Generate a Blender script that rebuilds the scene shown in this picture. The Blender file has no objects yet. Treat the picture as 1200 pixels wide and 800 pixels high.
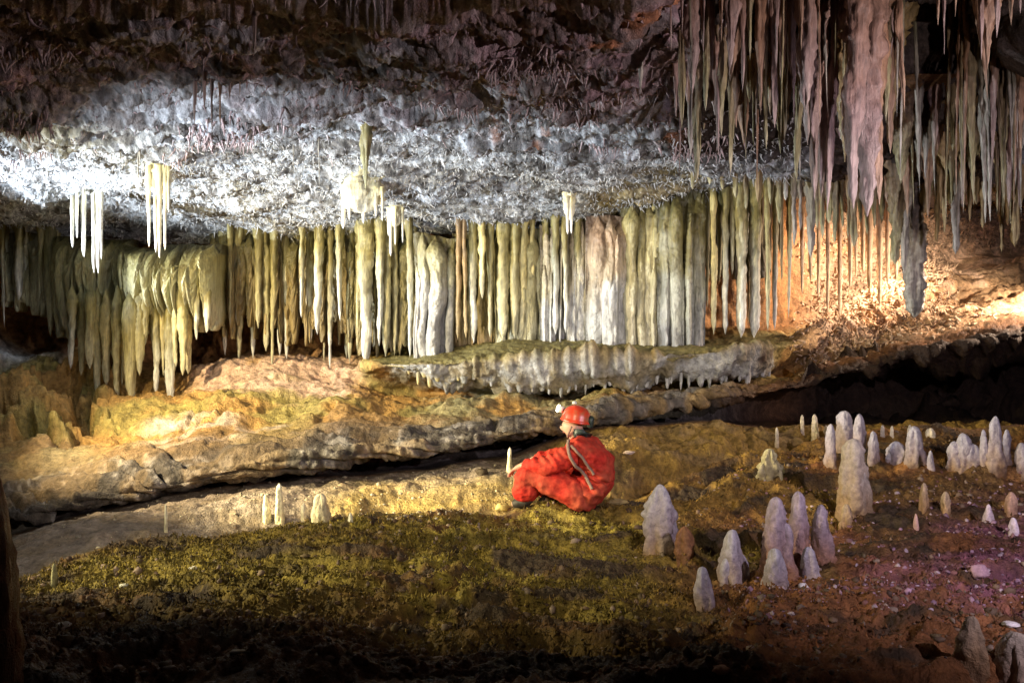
import bpy, math, random
import numpy as np
from mathutils import Vector, Matrix
random.seed(7); rng = np.random.default_rng(7)
S = bpy.context.scene
C = S.collection
F = 1039.0; CZ = 1.5
D = bpy.data

# ------------------------------------------------------------------ noise
def _h(ix, iy, iz, seed):
    n = (ix.astype(np.int64)*374761393 + iy.astype(np.int64)*668265263 + iz.astype(np.int64)*2147483647 + seed*1274126177) & 0xFFFFFFFF
    n = ((n ^ (n >> 13))*1274126177) & 0xFFFFFFFF
    n = ((n ^ (n >> 15))*2246822519) & 0xFFFFFFFF
    return ((n ^ (n >> 16)) & 0xFFFFFF)/float(0xFFFFFF)
def vn(P, sc=1.0, seed=0):
    """value noise in 3D, returns -1..1"""
    p = P*sc; i = np.floor(p); f = p-i; f = f*f*f*(f*(f*6-15)+10)
    ix, iy, iz = i[...,0], i[...,1], i[...,2]
    r = 0
    for dx in (0,1):
        wx = f[...,0] if dx else 1-f[...,0]
        for dy in (0,1):
            wy = f[...,1] if dy else 1-f[...,1]
            for dz in (0,1):
                wz = f[...,2] if dz else 1-f[...,2]
                r = r + wx*wy*wz*_h(ix+dx, iy+dy, iz+dz, seed)
    return r*2-1
def fbm(P, sc=1.0, oct=4, seed=0, gain=.5, lac=2.03):
    a = 1; t = 0; s = 0
    for k in range(oct):
        s = s + a*vn(P, sc, seed+k*17); t += a; a *= gain; sc *= lac
    return s/t*1.5
def ridg(P, sc=1.0, oct=3, seed=0):
    a = 1; t = 0; s = 0
    for k in range(oct):
        s = s + a*(1-np.abs(vn(P, sc, seed+k*31))*2.0); t += a; a *= .5; sc *= 2.1
    return s/t
def sm(a, b, x):
    t = np.clip((x-a)/(b-a), 0, 1); return t*t*(3-2*t)
def box(x, a, b, w): return sm(a-w, a+w, x)*(1-sm(b-w, b+w, x))
def mixc(c, d, m): return c*(1-m[...,None]) + np.array(d)*m[...,None]
def gsm(a, s):
    k = int(s*3)+1; g = np.exp(-.5*(np.arange(-k,k+1)/s)**2); g /= g.sum()
    return np.convolve(np.pad(a, k, mode='edge'), g, 'valid')

# ------------------------------------------------------------------ helpers
def W(px, py, Y): return Vector(((px-600)/F*Y, Y, CZ+(400-py)/F*Y))
def tag(o, label=None, cat=None, group=None, kind=None):
    if label: o['label'] = label
    if cat: o['category'] = cat
    if group: o['group'] = group
    if kind: o['kind'] = kind
    return o
def empty(name, loc=(0,0,0)):
    o = D.objects.new(name, None); C.objects.link(o); o.location = loc; o.empty_display_size = .1; return o
def mesh_np(name, V, Fc, mat, col=None, parent=None, smooth=True, loc=None):
    V = np.asarray(V, dtype=np.float32).reshape(-1,3)
    Fc = np.asarray(Fc, dtype=np.int32)
    me = D.meshes.new(name); n = len(Fc); k = Fc.shape[1]
    me.vertices.add(len(V)); me.vertices.foreach_set('co', V.ravel())
    me.loops.add(n*k); me.loops.foreach_set('vertex_index', Fc.ravel())
    me.polygons.add(n); me.polygons.foreach_set('loop_start', np.arange(0, n*k, k, dtype=np.int32))
    me.update(calc_edges=True); me.validate()
    if smooth: me.polygons.foreach_set('use_smooth', np.ones(len(me.polygons), dtype=bool))
    if col is not None:
        at = me.color_attributes.new('Col', 'FLOAT_COLOR', 'POINT')
        c4 = np.ones((len(V),4), dtype=np.float32); c4[:,:3] = np.asarray(col).reshape(-1,3)
        at.data.foreach_set('color', c4.ravel())
    me.materials.append(mat)
    o = D.objects.new(name, me); C.objects.link(o)
    if parent: o.parent = parent
    if loc is not None: o.location = loc
    return o
def gridf(nr, nc, wrap=False, off=0):
    r = np.arange(nr-1)[:,None]; m = nc if wrap else nc-1
    c = np.arange(m)[None,:]; c2 = (c+1) % nc
    return np.stack([r*nc+c+0*c2, r*nc+c2, (r+1)*nc+c2, (r+1)*nc+c], -1).reshape(-1,4)+off

# ------------------------------------------------------------------ materials
def rock_mat(name, rough=.75, spec=.25, bump=.5, s1=22, s2=75, var=.35, dist=.03, zs=1):
    m = D.materials.new(name); m.use_nodes = True; nt = m.node_tree; N = nt.nodes; L = nt.links
    b = N['Principled BSDF']
    at = N.new('ShaderNodeAttribute'); at.attribute_name = 'Col'
    tc = N.new('ShaderNodeTexCoord')
    geo = N.new('ShaderNodeNewGeometry')
    n1 = N.new('ShaderNodeTexNoise'); n1.inputs['Scale'].default_value = s1; n1.inputs['Detail'].default_value = 6; n1.inputs['Roughness'].default_value = .65
    n2 = N.new('ShaderNodeTexNoise'); n2.inputs['Scale'].default_value = s2; n2.inputs['Detail'].default_value = 4
    vs_ = N.new('ShaderNodeVectorMath'); vs_.operation = 'MULTIPLY'; vs_.inputs[1].default_value = (1,1,zs)
    L.new(geo.outputs['Position'], vs_.inputs[0])
    L.new(vs_.outputs[0], n1.inputs['Vector']); L.new(geo.outputs['Position'], n2.inputs['Vector'])
    mr = N.new('ShaderNodeMapRange'); mr.inputs['From Min'].default_value = .3; mr.inputs['From Max'].default_value = .7
    mr.inputs['To Min'].default_value = 1-var; mr.inputs['To Max'].default_value = 1+var
    L.new(n1.outputs['Fac'], mr.inputs['Value'])
    vm = N.new('ShaderNodeVectorMath'); vm.operation = 'SCALE'
    L.new(at.outputs['Color'], vm.inputs[0]); L.new(mr.outputs['Result'], vm.inputs['Scale'])
    L.new(vm.outputs[0], b.inputs['Base Color'])
    rr = N.new('ShaderNodeMapRange'); rr.inputs['From Min'].default_value = .3; rr.inputs['From Max'].default_value = .7
    rr.inputs['To Min'].default_value = max(.1, rough-.22); rr.inputs['To Max'].default_value = min(1, rough+.18)
    L.new(n2.outputs['Fac'], rr.inputs['Value']); L.new(rr.outputs['Result'], b.inputs['Roughness'])
    b.inputs['Specular IOR Level'].default_value = spec
    ad = N.new('ShaderNodeMath'); ad.operation = 'MULTIPLY_ADD'; ad.inputs[1].default_value = .45
    L.new(n2.outputs['Fac'], ad.inputs[0]); L.new(n1.outputs['Fac'], ad.inputs[2])
    bp = N.new('ShaderNodeBump'); bp.inputs['Strength'].default_value = bump; bp.inputs['Distance'].default_value = dist
    L.new(ad.outputs[0], bp.inputs['Height']); L.new(bp.outputs['Normal'], b.inputs['Normal'])
    return m
def plain_mat(name, col, rough=.6, spec=.3, bump=0, scale=30, metal=0, var=.25):
    m = D.materials.new(name); m.use_nodes = True; nt = m.node_tree; N = nt.nodes; L = nt.links
    b = N['Principled BSDF']; b.inputs['Roughness'].default_value = rough; b.inputs['Specular IOR Level'].default_value = spec
    b.inputs['Metallic'].default_value = metal
    n1 = N.new('ShaderNodeTexNoise'); n1.inputs['Scale'].default_value = scale; n1.inputs['Detail'].default_value = 5
    tc = N.new('ShaderNodeTexCoord'); L.new(tc.outputs['Object'], n1.inputs['Vector'])
    cr = N.new('ShaderNodeValToRGB'); c = np.array(col)
    cr.color_ramp.elements[0].position = .3; cr.color_ramp.elements[1].position = .72
    cr.color_ramp.elements[0].color = (*(c*(1-var)), 1); cr.color_ramp.elements[1].color = (*np.minimum(c*(1+var), 1), 1)
    L.new(n1.outputs['Fac'], cr.inputs['Fac']); L.new(cr.outputs['Color'], b.inputs['Base Color'])
    if bump:
        bp = N.new('ShaderNodeBump'); bp.inputs['Strength'].default_value = bump; bp.inputs['Distance'].default_value = .01
        L.new(n1.outputs['Fac'], bp.inputs['Height']); L.new(bp.outputs['Normal'], b.inputs['Normal'])
    return m
M_floor = rock_mat('cave_mud', .7, .3, .9, 16, 60, .5, .05)
M_ceil = rock_mat('crusted_limestone', .75, .2, .9, 30, 95, .4, .03)
M_calc = rock_mat('wet_calcite', .45, .45, .8, 42, 120, .5, .014, .12)
M_mite = rock_mat('grainy_calcite', .6, .35, .9, 34, 120, .3, .016)
M_stone = rock_mat('pale_stone', .7, .3, .6, 30, 90, .3, .01)

# ------------------------------------------------------------------ sheets
cols = np.concatenate([np.linspace(-900,-30,36), np.arange(-20,1221,1.6), np.linspace(1230,2100,36)])
NC = len(cols)
def K(*pts, s=14):
    xs = [p[0] for p in pts]; ys = [p[1] for p in pts]
    dense = np.arange(-900, 2101, 2.0)
    v = gsm(np.interp(dense, xs, ys), s/2)
    return np.interp(cols, dense, v)
def build_rows(rows):
    """rows: list of (py array, Y array, n rows to the next). smooth interpolation between rows"""
    PY = []; YY = []
    n = len(rows)
    A = np.array([r[0] for r in rows]); B = np.array([r[1] for r in rows])
    Zs = CZ+(400-A)/F*B
    def tang(Q, i):
        if i == 0 or i == n-1: return Q[0]*0
        return (Q[i+1]-Q[i-1])*.35
    for i in range(n-1):
        k = rows[i][2]
        for j in range(k):
            t = j/k; h00=2*t**3-3*t*t+1; h10=t**3-2*t*t+t; h01=-2*t**3+3*t*t; h11=t**3-t*t
            z = h00*Zs[i]+h10*tang(Zs,i)+h01*Zs[i+1]+h11*tang(Zs,i+1)
            y = h00*B[i]+h10*tang(B,i)+h01*B[i+1]+h11*tang(B,i+1)
            PY.append(z); YY.append(y)
    PY.append(Zs[-1]); YY.append(B[-1])
    Z = np.array(PY); Y = np.array(YY); X = (cols[None,:]-600)/F*Y
    return np.stack([X,Y,Z], -1)
def normals(P):
    dr = np.gradient(P, axis=0); dc = np.gradient(P, axis=1)
    n = np.cross(dc, dr); return n/np.maximum(np.linalg.norm(n, axis=-1, keepdims=True), 1e-9)

def const(v): return K((0,v),(1200,v))
def rowz(Y, z): return 400-(z-CZ)*F/Y
# --- the floor, slope, ledges and back wall: one continuous sheet
# crest of the mossy floor
crest = K((-100,705),(0,694),(60,660),(150,628),(300,614),(450,607),(600,602),(700,592),(800,562),(900,532),(1000,512),(1100,506),(1200,504))
crestY = K((0,5.4),(60,5.7),(150,6.2),(300,6.8),(600,7.3),(700,7.6),(800,8.4),(900,9.3),(1000,9.9),(1200,10.1))
low = K((-100,655),(0,622),(60,606),(100,596),(200,580),(300,564),(360,558),(400,556),(500,547),(600,530),(700,502),(800,500),(900,500),(1200,498))
lowY = K((0,7.6),(200,8.2),(400,8.6),(600,9.0),(700,9.3),(800,9.9),(900,10.5),(1200,11.2))
lipb = K((-100,640),(0,610),(60,600),(100,592),(200,577),(300,556),(400,543),(500,533),(600,514),(700,490),(800,474),(900,462),(1000,440),(1100,412),(1200,400))
lipt = K((-100,620),(0,598),(60,585),(100,574),(200,557),(300,532),(400,520),(500,512),(600,500),(700,480),(800,464),(900,450),(1000,424),(1100,396),(1200,382))
lipY = K((0,7.6),(200,8.0),(400,8.3),(600,8.7),(700,9.2),(800,9.9),(900,10.4),(1000,10.8),(1200,10.9))
recY = K((0,7.75),(100,7.95),(200,8.35),(360,8.7),(420,9.2),(500,9.4),(700,10.2),(800,10.9),(900,12.2),(1200,13.0))
rows = [
 (const(rowz(.3,-.1)), const(.3), 4),
 (const(rowz(2.2,0)), const(2.2), 16),
 (const(800), const(3.8), 36),
 (const(750), K((0,4.3),(1200,4.4)), 60),
 (K((0,716),(300,690),(1200,690)), K((0,4.9),(300,5.2),(1200,5.2)), 54),
 (K((0,703),(150,650),(300,642),(600,640),(750,634),(900,610),(1050,596),(1200,600)), K((0,5.2),(150,5.8),(300,6.1),(600,6.3),(900,6.9),(1200,7.0)), 70),
 (crest, crestY, 8),
 (crest+6, crestY+.45, 14),
 ((crest*.35+low*.65)+2, crestY*.4+lowY*.6, 30),
 (low, lowY, 10),
 (low-4, recY, 12),
 (lipb-2, recY, 10),
 (lipb, lipY, 20),
 (lipt, lipY+.08, 40),
 (K((-100,500),(0,505),(100,500),(200,505),(300,492),(400,478),(520,478),(620,474),(700,466),(800,462),(880,452),(940,436),(1000,410),(1100,372),(1200,352)),
  K((0,9.6),(200,9.8),(400,9.9),(600,10.2),(700,10.5),(800,10.8),(900,11.2),(1000,12.0),(1200,12.4)), 26),
 (K((-100,432),(0,436),(100,448),(200,462),(300,450),(400,452),(480,461),(600,464),(700,458),(800,452),(880,444),(940,425),(1000,395),(1100,350),(1200,335)),
  K((0,11.0),(200,11.0),(400,11.0),(480,11.4),(600,11.2),(880,11.6),(940,12.2),(1000,12.9),(1200,13.2)), 14),
 (K((0,424),(100,440),(200,452),(300,434),(400,440),(450,436),(480,444),(600,450),(700,450),(800,444),(880,436),(930,420),(1000,390),(1100,340),(1200,328)),
  K((0,11.3),(400,11.4),(440,11.0),(480,10.6),(600,10.5),(880,10.8),(940,12.3),(1200,13.4)), 12),
 (K((0,420),(100,436),(200,446),(300,430),(400,436),(440,428),(480,430),(600,426),(700,424),(800,420),(880,412),(930,408),(1000,384),(1100,334),(1200,322)),
  K((0,11.4),(400,11.5),(430,10.9),(480,10.45),(600,10.3),(800,10.3),(880,10.6),(930,11.2),(980,12.8),(1200,13.6)), 8),
 (K((0,416),(100,432),(200,442),(300,427),(400,432),(440,424),(480,421),(600,414),(700,414),(800,410),(880,404),(930,402),(1000,380),(1100,328),(1200,316)),
  K((0,11.5),(400,11.6),(430,11.0),(480,10.6),(600,10.45),(800,10.45),(880,10.75),(930,11.3),(980,13.0),(1200,13.8)), 30),
 (K((0,414),(100,428),(200,438),(300,424),(400,428),(440,418),(520,402),(600,397),(680,387),(740,388),(800,398),(880,395),(930,396),(1000,370),(1100,320),(1200,310)),
  K((0,12.0),(400,12.1),(480,12.0),(700,11.8),(900,12.0),(960,13.6),(1200,14.2)), 16),
 (K((0,380),(100,410),(300,410),(500,385),(700,372),(900,375),(1000,350),(1100,312),(1200,300)),
  K((0,12.6),(400,13.0),(700,12.9),(880,13.0),(960,14.3),(1200,14.8)), 60),
 (K((0,262),(300,256),(700,240),(820,230),(930,225),(1200,228)), K((0,12.7),(400,13.1),(700,13.0),(880,13.2),(960,14.8),(1200,15.4)), 10),
 (K((0,225),(700,205),(1200,190)), K((0,12.6),(880,13.2),(960,15.0),(1200,15.6)), 4),
]
P = build_rows(rows)
rs = np.cumsum([0]+[r[2] for r in rows[:-1]])      # start row of each line
rid = np.arange(P.shape[0])[:,None]+0*cols[None,:]
Nn = normals(P); Nn[Nn[...,2] < -.9] *= 1
px = cols[None,:]+0*rid; py = 400-(P[...,2]-CZ)*F/P[...,1]
# warp domain for organic strata
Q = P.copy(); Q[...,0] *= .45; Q[...,:2] += .25*np.stack([vn(P,1.3,41),vn(P,1.3,42)],-1)
fl = 1-sm(rs[6]-10, rs[6]+14, rid)           # mossy foreground
slope = sm(rs[6], rs[7]+6, rid)*(1-sm(rs[9]-8, rs[9], rid))
ledge = sm(rs[11], rs[12], rid)*(1-sm(rs[13]+4, rs[14]-8, rid))
back = sm(rs[13]+6, rs[14], rid)
wall = sm(rs[19], rs[20], rid)
shelf = box(rid, rs[15], rs[19], 5)*box(px, 440, 930, 15)
right = sm(920, 980, px)
d = fbm(P, .9, 3, 3)*.07
dtl = fbm(Q, 3.2, 5, 11)*.075 + fbm(Q, 9, 4, 23)*.04 + fbm(P, 22, 3, 5)*.022
lump = np.clip(vn(Q, 4.5, 44), 0, 1)**2*.09 - np.clip(vn(Q, 3.7, 45)-.2, 0, 1)*.20 - np.clip(vn(Q, 9, 46)-.2, 0, 1)*.09+fbm(P,34,2,48)*.010 + vn(P, 15, 47)*.02
d += fl*(dtl*.85+lump*.8)*sm(.8, 3.5, P[...,1])
d += slope*(fbm(P, 5, 3, 61)*.03+fbm(P, 18, 3, 5)*.010)+slope*sm(600,700,px)*dtl
P_l = P
led = np.concatenate([P[...,:1]*.35, P[...,1:2], P[...,2:]*4.0], -1)
lay = P[...,2]*13+1.2*fbm(P, 1.3, 3, 73)+P[...,0]*.35; lay = lay-np.floor(lay)
lam = np.round((lay*3))/3
d += ledge*(ridg(led*np.array([1,1,1.6]), 1.9, 4, 71)*.04+sm(.0,.5,lay)*(1-sm(.92,1,lay))*.10*(1-right*.6)*(.4+.6*sm(-.3,.3,vn(P,2,70)))+fbm(P*np.array([.5,1,2.6]), 6, 5, 5)*.05-.05+.05*vn(P*np.array([1,.2,.2]),1.5,74)+np.abs(vn(P,15,79))*.03)
lay2 = P[...,2]*5.5+1.6*fbm(P, .9, 4, 75)+P[...,0]*.22; lay2 = lay2-np.floor(lay2)
d += back*(1-wall)*(1-shelf)*(1-right)*sm(0,.8,lay2)*(1-sm(.86,1,lay2))*.06*sm(-.1,.4,fbm(P,.8,3,76))
d += back*(1-wall)*(1-shelf)*(np.abs(vn(P,13,77))*.02+np.clip(vn(P,6,78)-.3,0,1)*-.14)
d += back*(1-wall)*(1-shelf)*(fbm(P, 1.6, 5, 81)*.13+ridg(P, 3.3, 3, 83)*.035+fbm(P, 14, 3, 5)*.015)
f1_ = vn(P, 4, 240)
# broken blocky rocks at the far left of the slope
d += box(px, -60, 130, 30)*box(py, 425, 510, 12)*(np.round(fbm(P, 2.2, 3, 91)*3)/3*.28)
d += shelf*(fbm(P, 3, 4, 85)*.03+fbm(P, 16, 3, 5)*.014)
d -= .45*box(px+30*f1_, 62, 108, 10)*box(py+20*f1_, 446, 492, 8)+.35*box(px+30*f1_, -10, 40, 10)*box(py+20*f1_, 488, 500, 5)
# drips on the rim of the shelf
rim = box(rid, rs[16]-6, rs[18], 4)*box(px, 470, 900, 12)
d += rim*(np.abs(vn(P*np.array([1,.4,.22]), 14, 87))*.09*sm(-.5,.5,vn(P,2.5,89))+fbm(P*np.array([1,.6,.5]), 2.6, 4, 88)*.15+np.abs(vn(P,19,86))*.035)
d += right*sm(rs[9],rs[10],rid)*(1-sm(rs[12],rs[13],rid))*(fbm(P,1.5,5,111)*.5+np.abs(vn(P,5,112))*.12)
d += wall*(1-right)*(fbm(P*np.array([1,1,.3]), 3, 5, 95)*.16)
cor = right*back
# popcorn in the right hand alcove, smoother swells at its far right
sw = sm(1085, 1130, px)*box(py, 285, 375, 12)
d += cor*(1-sw)*(np.abs(vn(P, 5, 97))*.16+np.abs(vn(P, 11, 98))*.10+np.abs(vn(P, 24, 99))*.05)
d += cor*sw*(fbm(P*np.array([.5,1,2]), 1.5, 4, 99)*.22)
# dripping fringe inside the alcove
d += right*box(py, 280, 330, 10)*box(px, 940, 1060, 12)*np.abs(vn(P*np.array([1,.5,.06]), 9, 101))*.25
P2 = P+Nn*d[...,None]
P2[...,2] += 0
# colours; regions mix the rock's own colour with the tint of the lamp light
f1 = fbm(P, 1.3, 4, 201); f2 = fbm(Q, 5, 4, 203); f3 = fbm(P, 14, 3, 205)
col = np.zeros(P.shape)+np.array([.14,.068,.026])
moss = np.clip(sm(-.35, .3, f2+.5*f1+.18)*(1-sm(760, 960, px+60*f1)*.75), 0, 1)*fl
moss = moss*sm(4.0, 5.4, P[...,1])
col = mixc(col, [.19,.135,.022], moss)
col = mixc(col, [.055,.04,.025], fl*sm(.1, .45, -f2)*.85)
col = mixc(col, [.31,.24,.045], fl*moss*sm(.1,.4,vn(P,2.3,221)+.5*vn(P,9,222))*.7)
col = mixc(col, [.26,.105,.035], fl*sm(-.2, .3, f1+.4*f2)*sm(700, 950, px)*.9)
# gravelly mud at the right, the mauve tint of the flash put into its colour
col = mixc(col, [.22,.085,.13], fl*sm(980, 1140, px+80*f1)*box(py, 575, 730, 40)*sm(-.3, .3, f2)*.8)
col = mixc(col, [.36,.21,.045], box(py, 495, 600, 18)*fl*sm(660, 740, px)*(1-sm(900,1000,px)*.6)*sm(-.5,.3,f2)*.85)
col = mixc(col, [.30,.24,.19], slope*(1-sm(610,660,px)))
col = mixc(col, [.32,.20,.045], slope*sm(610,660,px))
col = mixc(col, [.50,.36,.12], slope*box(px, 380, 720, 40)*sm(545, 590, py+18*f2))  # yellow pool of lamp light brightened into the sand colour
col = mixc(col, [.24,.17,.09], slope*sm(.0, .5, f2)*.5)
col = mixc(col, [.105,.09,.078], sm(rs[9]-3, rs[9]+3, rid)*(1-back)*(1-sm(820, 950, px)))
col = mixc(col, [.06,.05,.045], ledge*sm(.1,.4,vn(led,5,213))*(1-sm(600,800,px))*.8)
col = mixc(col, [.30,.28,.27], ledge*sm(.2, .6, f3+f2)*(1-sm(600, 800, px))*.7)
col = mixc(col, [.36,.24,.11], ledge*sm(.05,.4,fbm(P,2.2,3,214)+.25*sm(rs[12],rs[13],rid)-.1)*(1-sm(560,640,px))*.4)
col = mixc(col, [.20,.13,.05], ledge*sm(560,640,px)*sm(-.3,.3,f2)*.8)
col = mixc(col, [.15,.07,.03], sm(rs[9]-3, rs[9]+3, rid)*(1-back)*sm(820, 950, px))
orange = back*(1-wall)
col = mixc(col, [.46,.27,.085], orange)
col = mixc(col, [.30,.26,.08], orange*sm(-.1, .45, f1+.4*f2)*(1-right)*.8)
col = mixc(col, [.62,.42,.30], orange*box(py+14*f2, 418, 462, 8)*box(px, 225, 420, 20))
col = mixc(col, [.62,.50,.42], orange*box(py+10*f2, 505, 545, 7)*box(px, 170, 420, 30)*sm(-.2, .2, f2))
col = mixc(col, [.30,.28,.16], orange*box(px, 500, 680, 40)*sm(-.3,.2,f1+.5*f2)*.7)
col = mixc(col, [.30,.27,.22], orange*box(px, 40, 110, 25)*box(py, 515, 580, 18)*.7)
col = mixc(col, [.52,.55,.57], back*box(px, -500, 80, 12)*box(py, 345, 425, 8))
shel = shelf*sm(rs[17]-2, rs[18], rid)
col = mixc(col, [.24,.21,.085], shel)
rimm = box(rid, rs[15]+5, rs[17]+3, 3)*box(px, 455, 905, 12)
col = mixc(col, [.27,.23,.15], rimm)
col = mixc(col, [.38,.38,.37], rimm*sm(-.3, .35, fbm(P*np.array([1,1,.45]), 4, 4, 211)))
col = mixc(col, [.09,.05,.03], rimm*sm(.2,.6, fbm(P*np.array([1,1,.6]), 2.3, 3, 212))*sm(700,800,px))
col = mixc(col, [.30,.15,.055], wall*(1-right))
col = mixc(col, [.62,.44,.30], cor)
col = mixc(col, [.46,.26,.12], cor*sm(0, .5, f1+f2*.4)*.8)
col = mixc(col, [.33,.22,.12], cor*sw*sm(-.2,.3,f2)*.8)
col = mixc(col, [.035,.02,.012], sm(900,960,px)*sm(rs[9]-3, rs[9]+3, rid)*(1-sm(rs[13]-8, rs[13]+4, rid)))  # recess colour darkened to deepen the shade under the overhang
col *= (1+.35*f3[...,None]); col = np.clip(col, .01, .9)
FLOOR = P2
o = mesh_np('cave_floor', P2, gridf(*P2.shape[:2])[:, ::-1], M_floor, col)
tag(o, kind='structure', label='muddy cave floor rising to an orange rock slope and back wall')
def floor_at(pxv, pyv, seg=None):
    """first surface point seen at a place of the floor sheet (nearest column)"""
    c = int(np.argmin(np.abs(cols-pxv))); colp = FLOOR[:,c]
    q = 400-(colp[:,2]-CZ)*F/colp[:,1]
    qm = np.inf
    for i in range(rs[1], len(q)):
        if q[i] < pyv: return Vector(colp[i])
    return Vector(colp[-1])

# --- the ceiling
pk = K((930,0),(1000,1),(1150,1),(1230,0))
crow = [
 (const(rowz(.3,3.9)), const(.3), 4),
 (const(rowz(2.5,3.6)), const(2.5), 16),
 (K((0,0),(500,0),(740,-5),(800,-70),(940,-90),(1200,-60)), K((0,5.2),(700,5.2),(1200,5.3)), 60),
 (K((0,70),(740,66),(800,15),(940,-20),(1000,-60),(1150,-60),(1230,30)), K((0,6.3),(700,6.2),(900,6.3),(1200,6.6)), 50),
 (K((0,120),(740,118),(800,95),(940,50),(1000,-10),(1150,-10),(1230,90)), K((0,7.3),(700,7.3),(900,7.4),(1200,8.2)), 50),
 (K((0,172),(700,165),(900,160),(1000,140),(1150,120),(1230,150)), K((0,8.6),(700,8.6),(900,8.6),(1200,8.7)), 60),
 (K((0,218),(400,215),(700,205),(900,190),(1000,195),(1200,195)), K((0,10.0),(700,10.0),(900,9.6),(1200,9.6)), 60),
 (K((0,255),(400,255),(600,250),(700,240),(800,216),(900,205),(1200,212)), K((0,11.3),(700,11.2),(820,10.9),(900,10.8),(1200,11.2)), 40),
 (K((0,272),(200,282),(400,275),(600,268),(700,255),(800,224),(900,214),(1000,232),(1200,226)), K((0,12.0),(700,11.8),(820,11.7),(900,12.0),(1200,13.0)), 20),
 (K((0,268),(400,270),(600,262),(700,250),(800,222),(900,218),(1000,245),(1200,232)), K((0,13.2),(700,13.4),(900,13.6),(960,15.2),(1200,16)), 4),
]
CP = build_rows(crow)
crs = np.cumsum([0]+[r[2] for r in crow[:-1]])
Nc = -normals(CP)
for _ in range(1):
    flip = Nc[...,2] > .2
Nc[flip] *= -1
cpx = cols[None,:]+0*CP[...,0]; cpy = 400-(CP[...,2]-CZ)*F/CP[...,1]
crid = np.arange(CP.shape[0])[:,None]+0*cpx
T = np.stack([CP[...,0]*.35+.5*vn(CP,.5,301), CP[...,1]*1.0+.28*CP[...,0], CP[...,2]], -1)
up = 1-sm(6.2, 9.4, CP[...,1])                 # rougher, more broken towards the camera
cd = fbm(CP, .8, 4, 303)*.10
st = (T[...,1]*1.15+.35*fbm(CP, 1.1, 3, 305)); st = st-np.floor(st)
cd += up*(sm(0,.7,st)*(1-sm(.82,1,st))*.22)*(.5+.5*sm(-.2,.4,fbm(CP,.7,2,306)))
A3 = np.array([.8,1.25,1])
cd += fbm(CP*np.array([.6,1.4,1]), 2.1, 3, 308)*.10*(1-.7*sm(10.3,11.3,CP[...,1]))
cd += (np.abs(vn(CP*A3, 3, 307))*.06+np.abs(vn(CP*A3, 9, 309))*(.035+.06*up)+np.abs(vn(CP*A3, 21, 311))*.035+np.abs(vn(CP, 44, 313))*.028)*(1-.55*box(cpy, 255, 300, 8)*sm(10.5,11.2,CP[...,1])*(1-sm(600,700,cpx)))
cd = cd*sm(1, 4, CP[...,1])
CP2 = CP+Nc*cd[...,None]
g1 = fbm(CP, 1.1, 4, 321); g2 = fbm(CP, 7, 4, 323); g3 = fbm(CP, 24, 2, 325)
cc = np.zeros(CP.shape)+np.array([.46,.49,.53])
cc = mixc(cc, [.10,.09,.08], sm(.0,.4,-g2)*.8)  # dark specks painted as the shade of small crevices
brown = np.clip(1-sm(5.0, 7.7, CP[...,1]+1.3*g1), 0, 1)  # mask darkens the near ceiling's colour where the lamp light fades out
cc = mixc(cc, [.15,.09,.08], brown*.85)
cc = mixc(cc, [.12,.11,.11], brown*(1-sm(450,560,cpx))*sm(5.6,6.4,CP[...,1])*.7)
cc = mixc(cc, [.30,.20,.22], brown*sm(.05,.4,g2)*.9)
cc = mixc(cc, [.32,.13,.055], sm(.1,.4,g1+.4*g2)*box(cpx, 560, 900, 60)*(1-sm(9.0,9.8,CP[...,1]))*.9)
cc = mixc(cc, [.24,.18,.06], box(cpx, 680, 900, 30)*sm(8.8,10,CP[...,1])*sm(-.2,.3,g2+g1)*.8)
cc = mixc(cc, [.035,.025,.02], sm(765, 810, cpx)*(1-sm(8.6,9.4,CP[...,1])))  # near-black colour standing in for unlit ceiling behind the hanging stalactites
cc = mixc(cc, [.05,.035,.03], sm(925, 975, cpx)*(1-.5*sm(1150,1190,cpx)))  # cavity rock coloured almost black to keep it looking unlit
cc *= (1+.65*g3[...,None]); cc = np.clip(cc, .01, .85)
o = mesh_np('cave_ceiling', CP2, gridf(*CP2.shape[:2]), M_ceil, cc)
tag(o, kind='structure', label='low cave ceiling crusted with white and rusty mineral growth')
def ceil_at(pxv, pyv=None, Y=None):
    c = int(np.argmin(np.abs(cols-pxv))); colp = CP2[:,c]; q = cpy[:,c]
    if Y is not None:
        i = int(np.argmin(np.abs(CP[:,c,1]-Y)+(crid[:,c] < crs[1])*9)); return Vector(colp[i])
    for i in range(crs[1], len(q)):
        if q[i] > pyv: return Vector(colp[i])
    return Vector(colp[crs[8]])

# --- side and rear rock so that the chamber is closed
def rock_wall(name, pts, label):
    # pts: list of (x, y) along the foot; wall rises from -0.6 to 5
    nr, per = 60, 40
    A = []
    for i in range(len(pts)-1):
        for k in range(per):
            t = k/per; A.append(((1-t)*pts[i][0]+t*pts[i+1][0], (1-t)*pts[i][1]+t*pts[i+1][1]))
    A.append(pts[-1]); A = np.array(A)
    z = np.linspace(-1, 6, nr)
    G = np.zeros((nr, len(A), 3)); G[...,0] = A[None,:,0]; G[...,1] = A[None,:,1]; G[...,2] = z[:,None]
    n = normals(G); G = G+n*(fbm(G, .7, 5, 401)*.5)[...,None]
    c = np.zeros(G.shape)+np.array([.16,.12,.09]); c *= (1+.4*fbm(G, 3, 3, 405)[...,None])
    tag(mesh_np(name, G, gridf(*G.shape[:2]), M_floor, np.clip(c, .02, .6)), kind='structure', label=label)
rock_wall('cave_wall', [(-12.5,13.5),(-9.5,6),(-6,1),(-4,-4)], 'dark rock wall closing the left of the chamber')
rock_wall('cave_wall', [(5,-4),(7.5,1),(11,6),(16,14),(14,17.5)], 'dark rock wall closing the right of the chamber')

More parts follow.
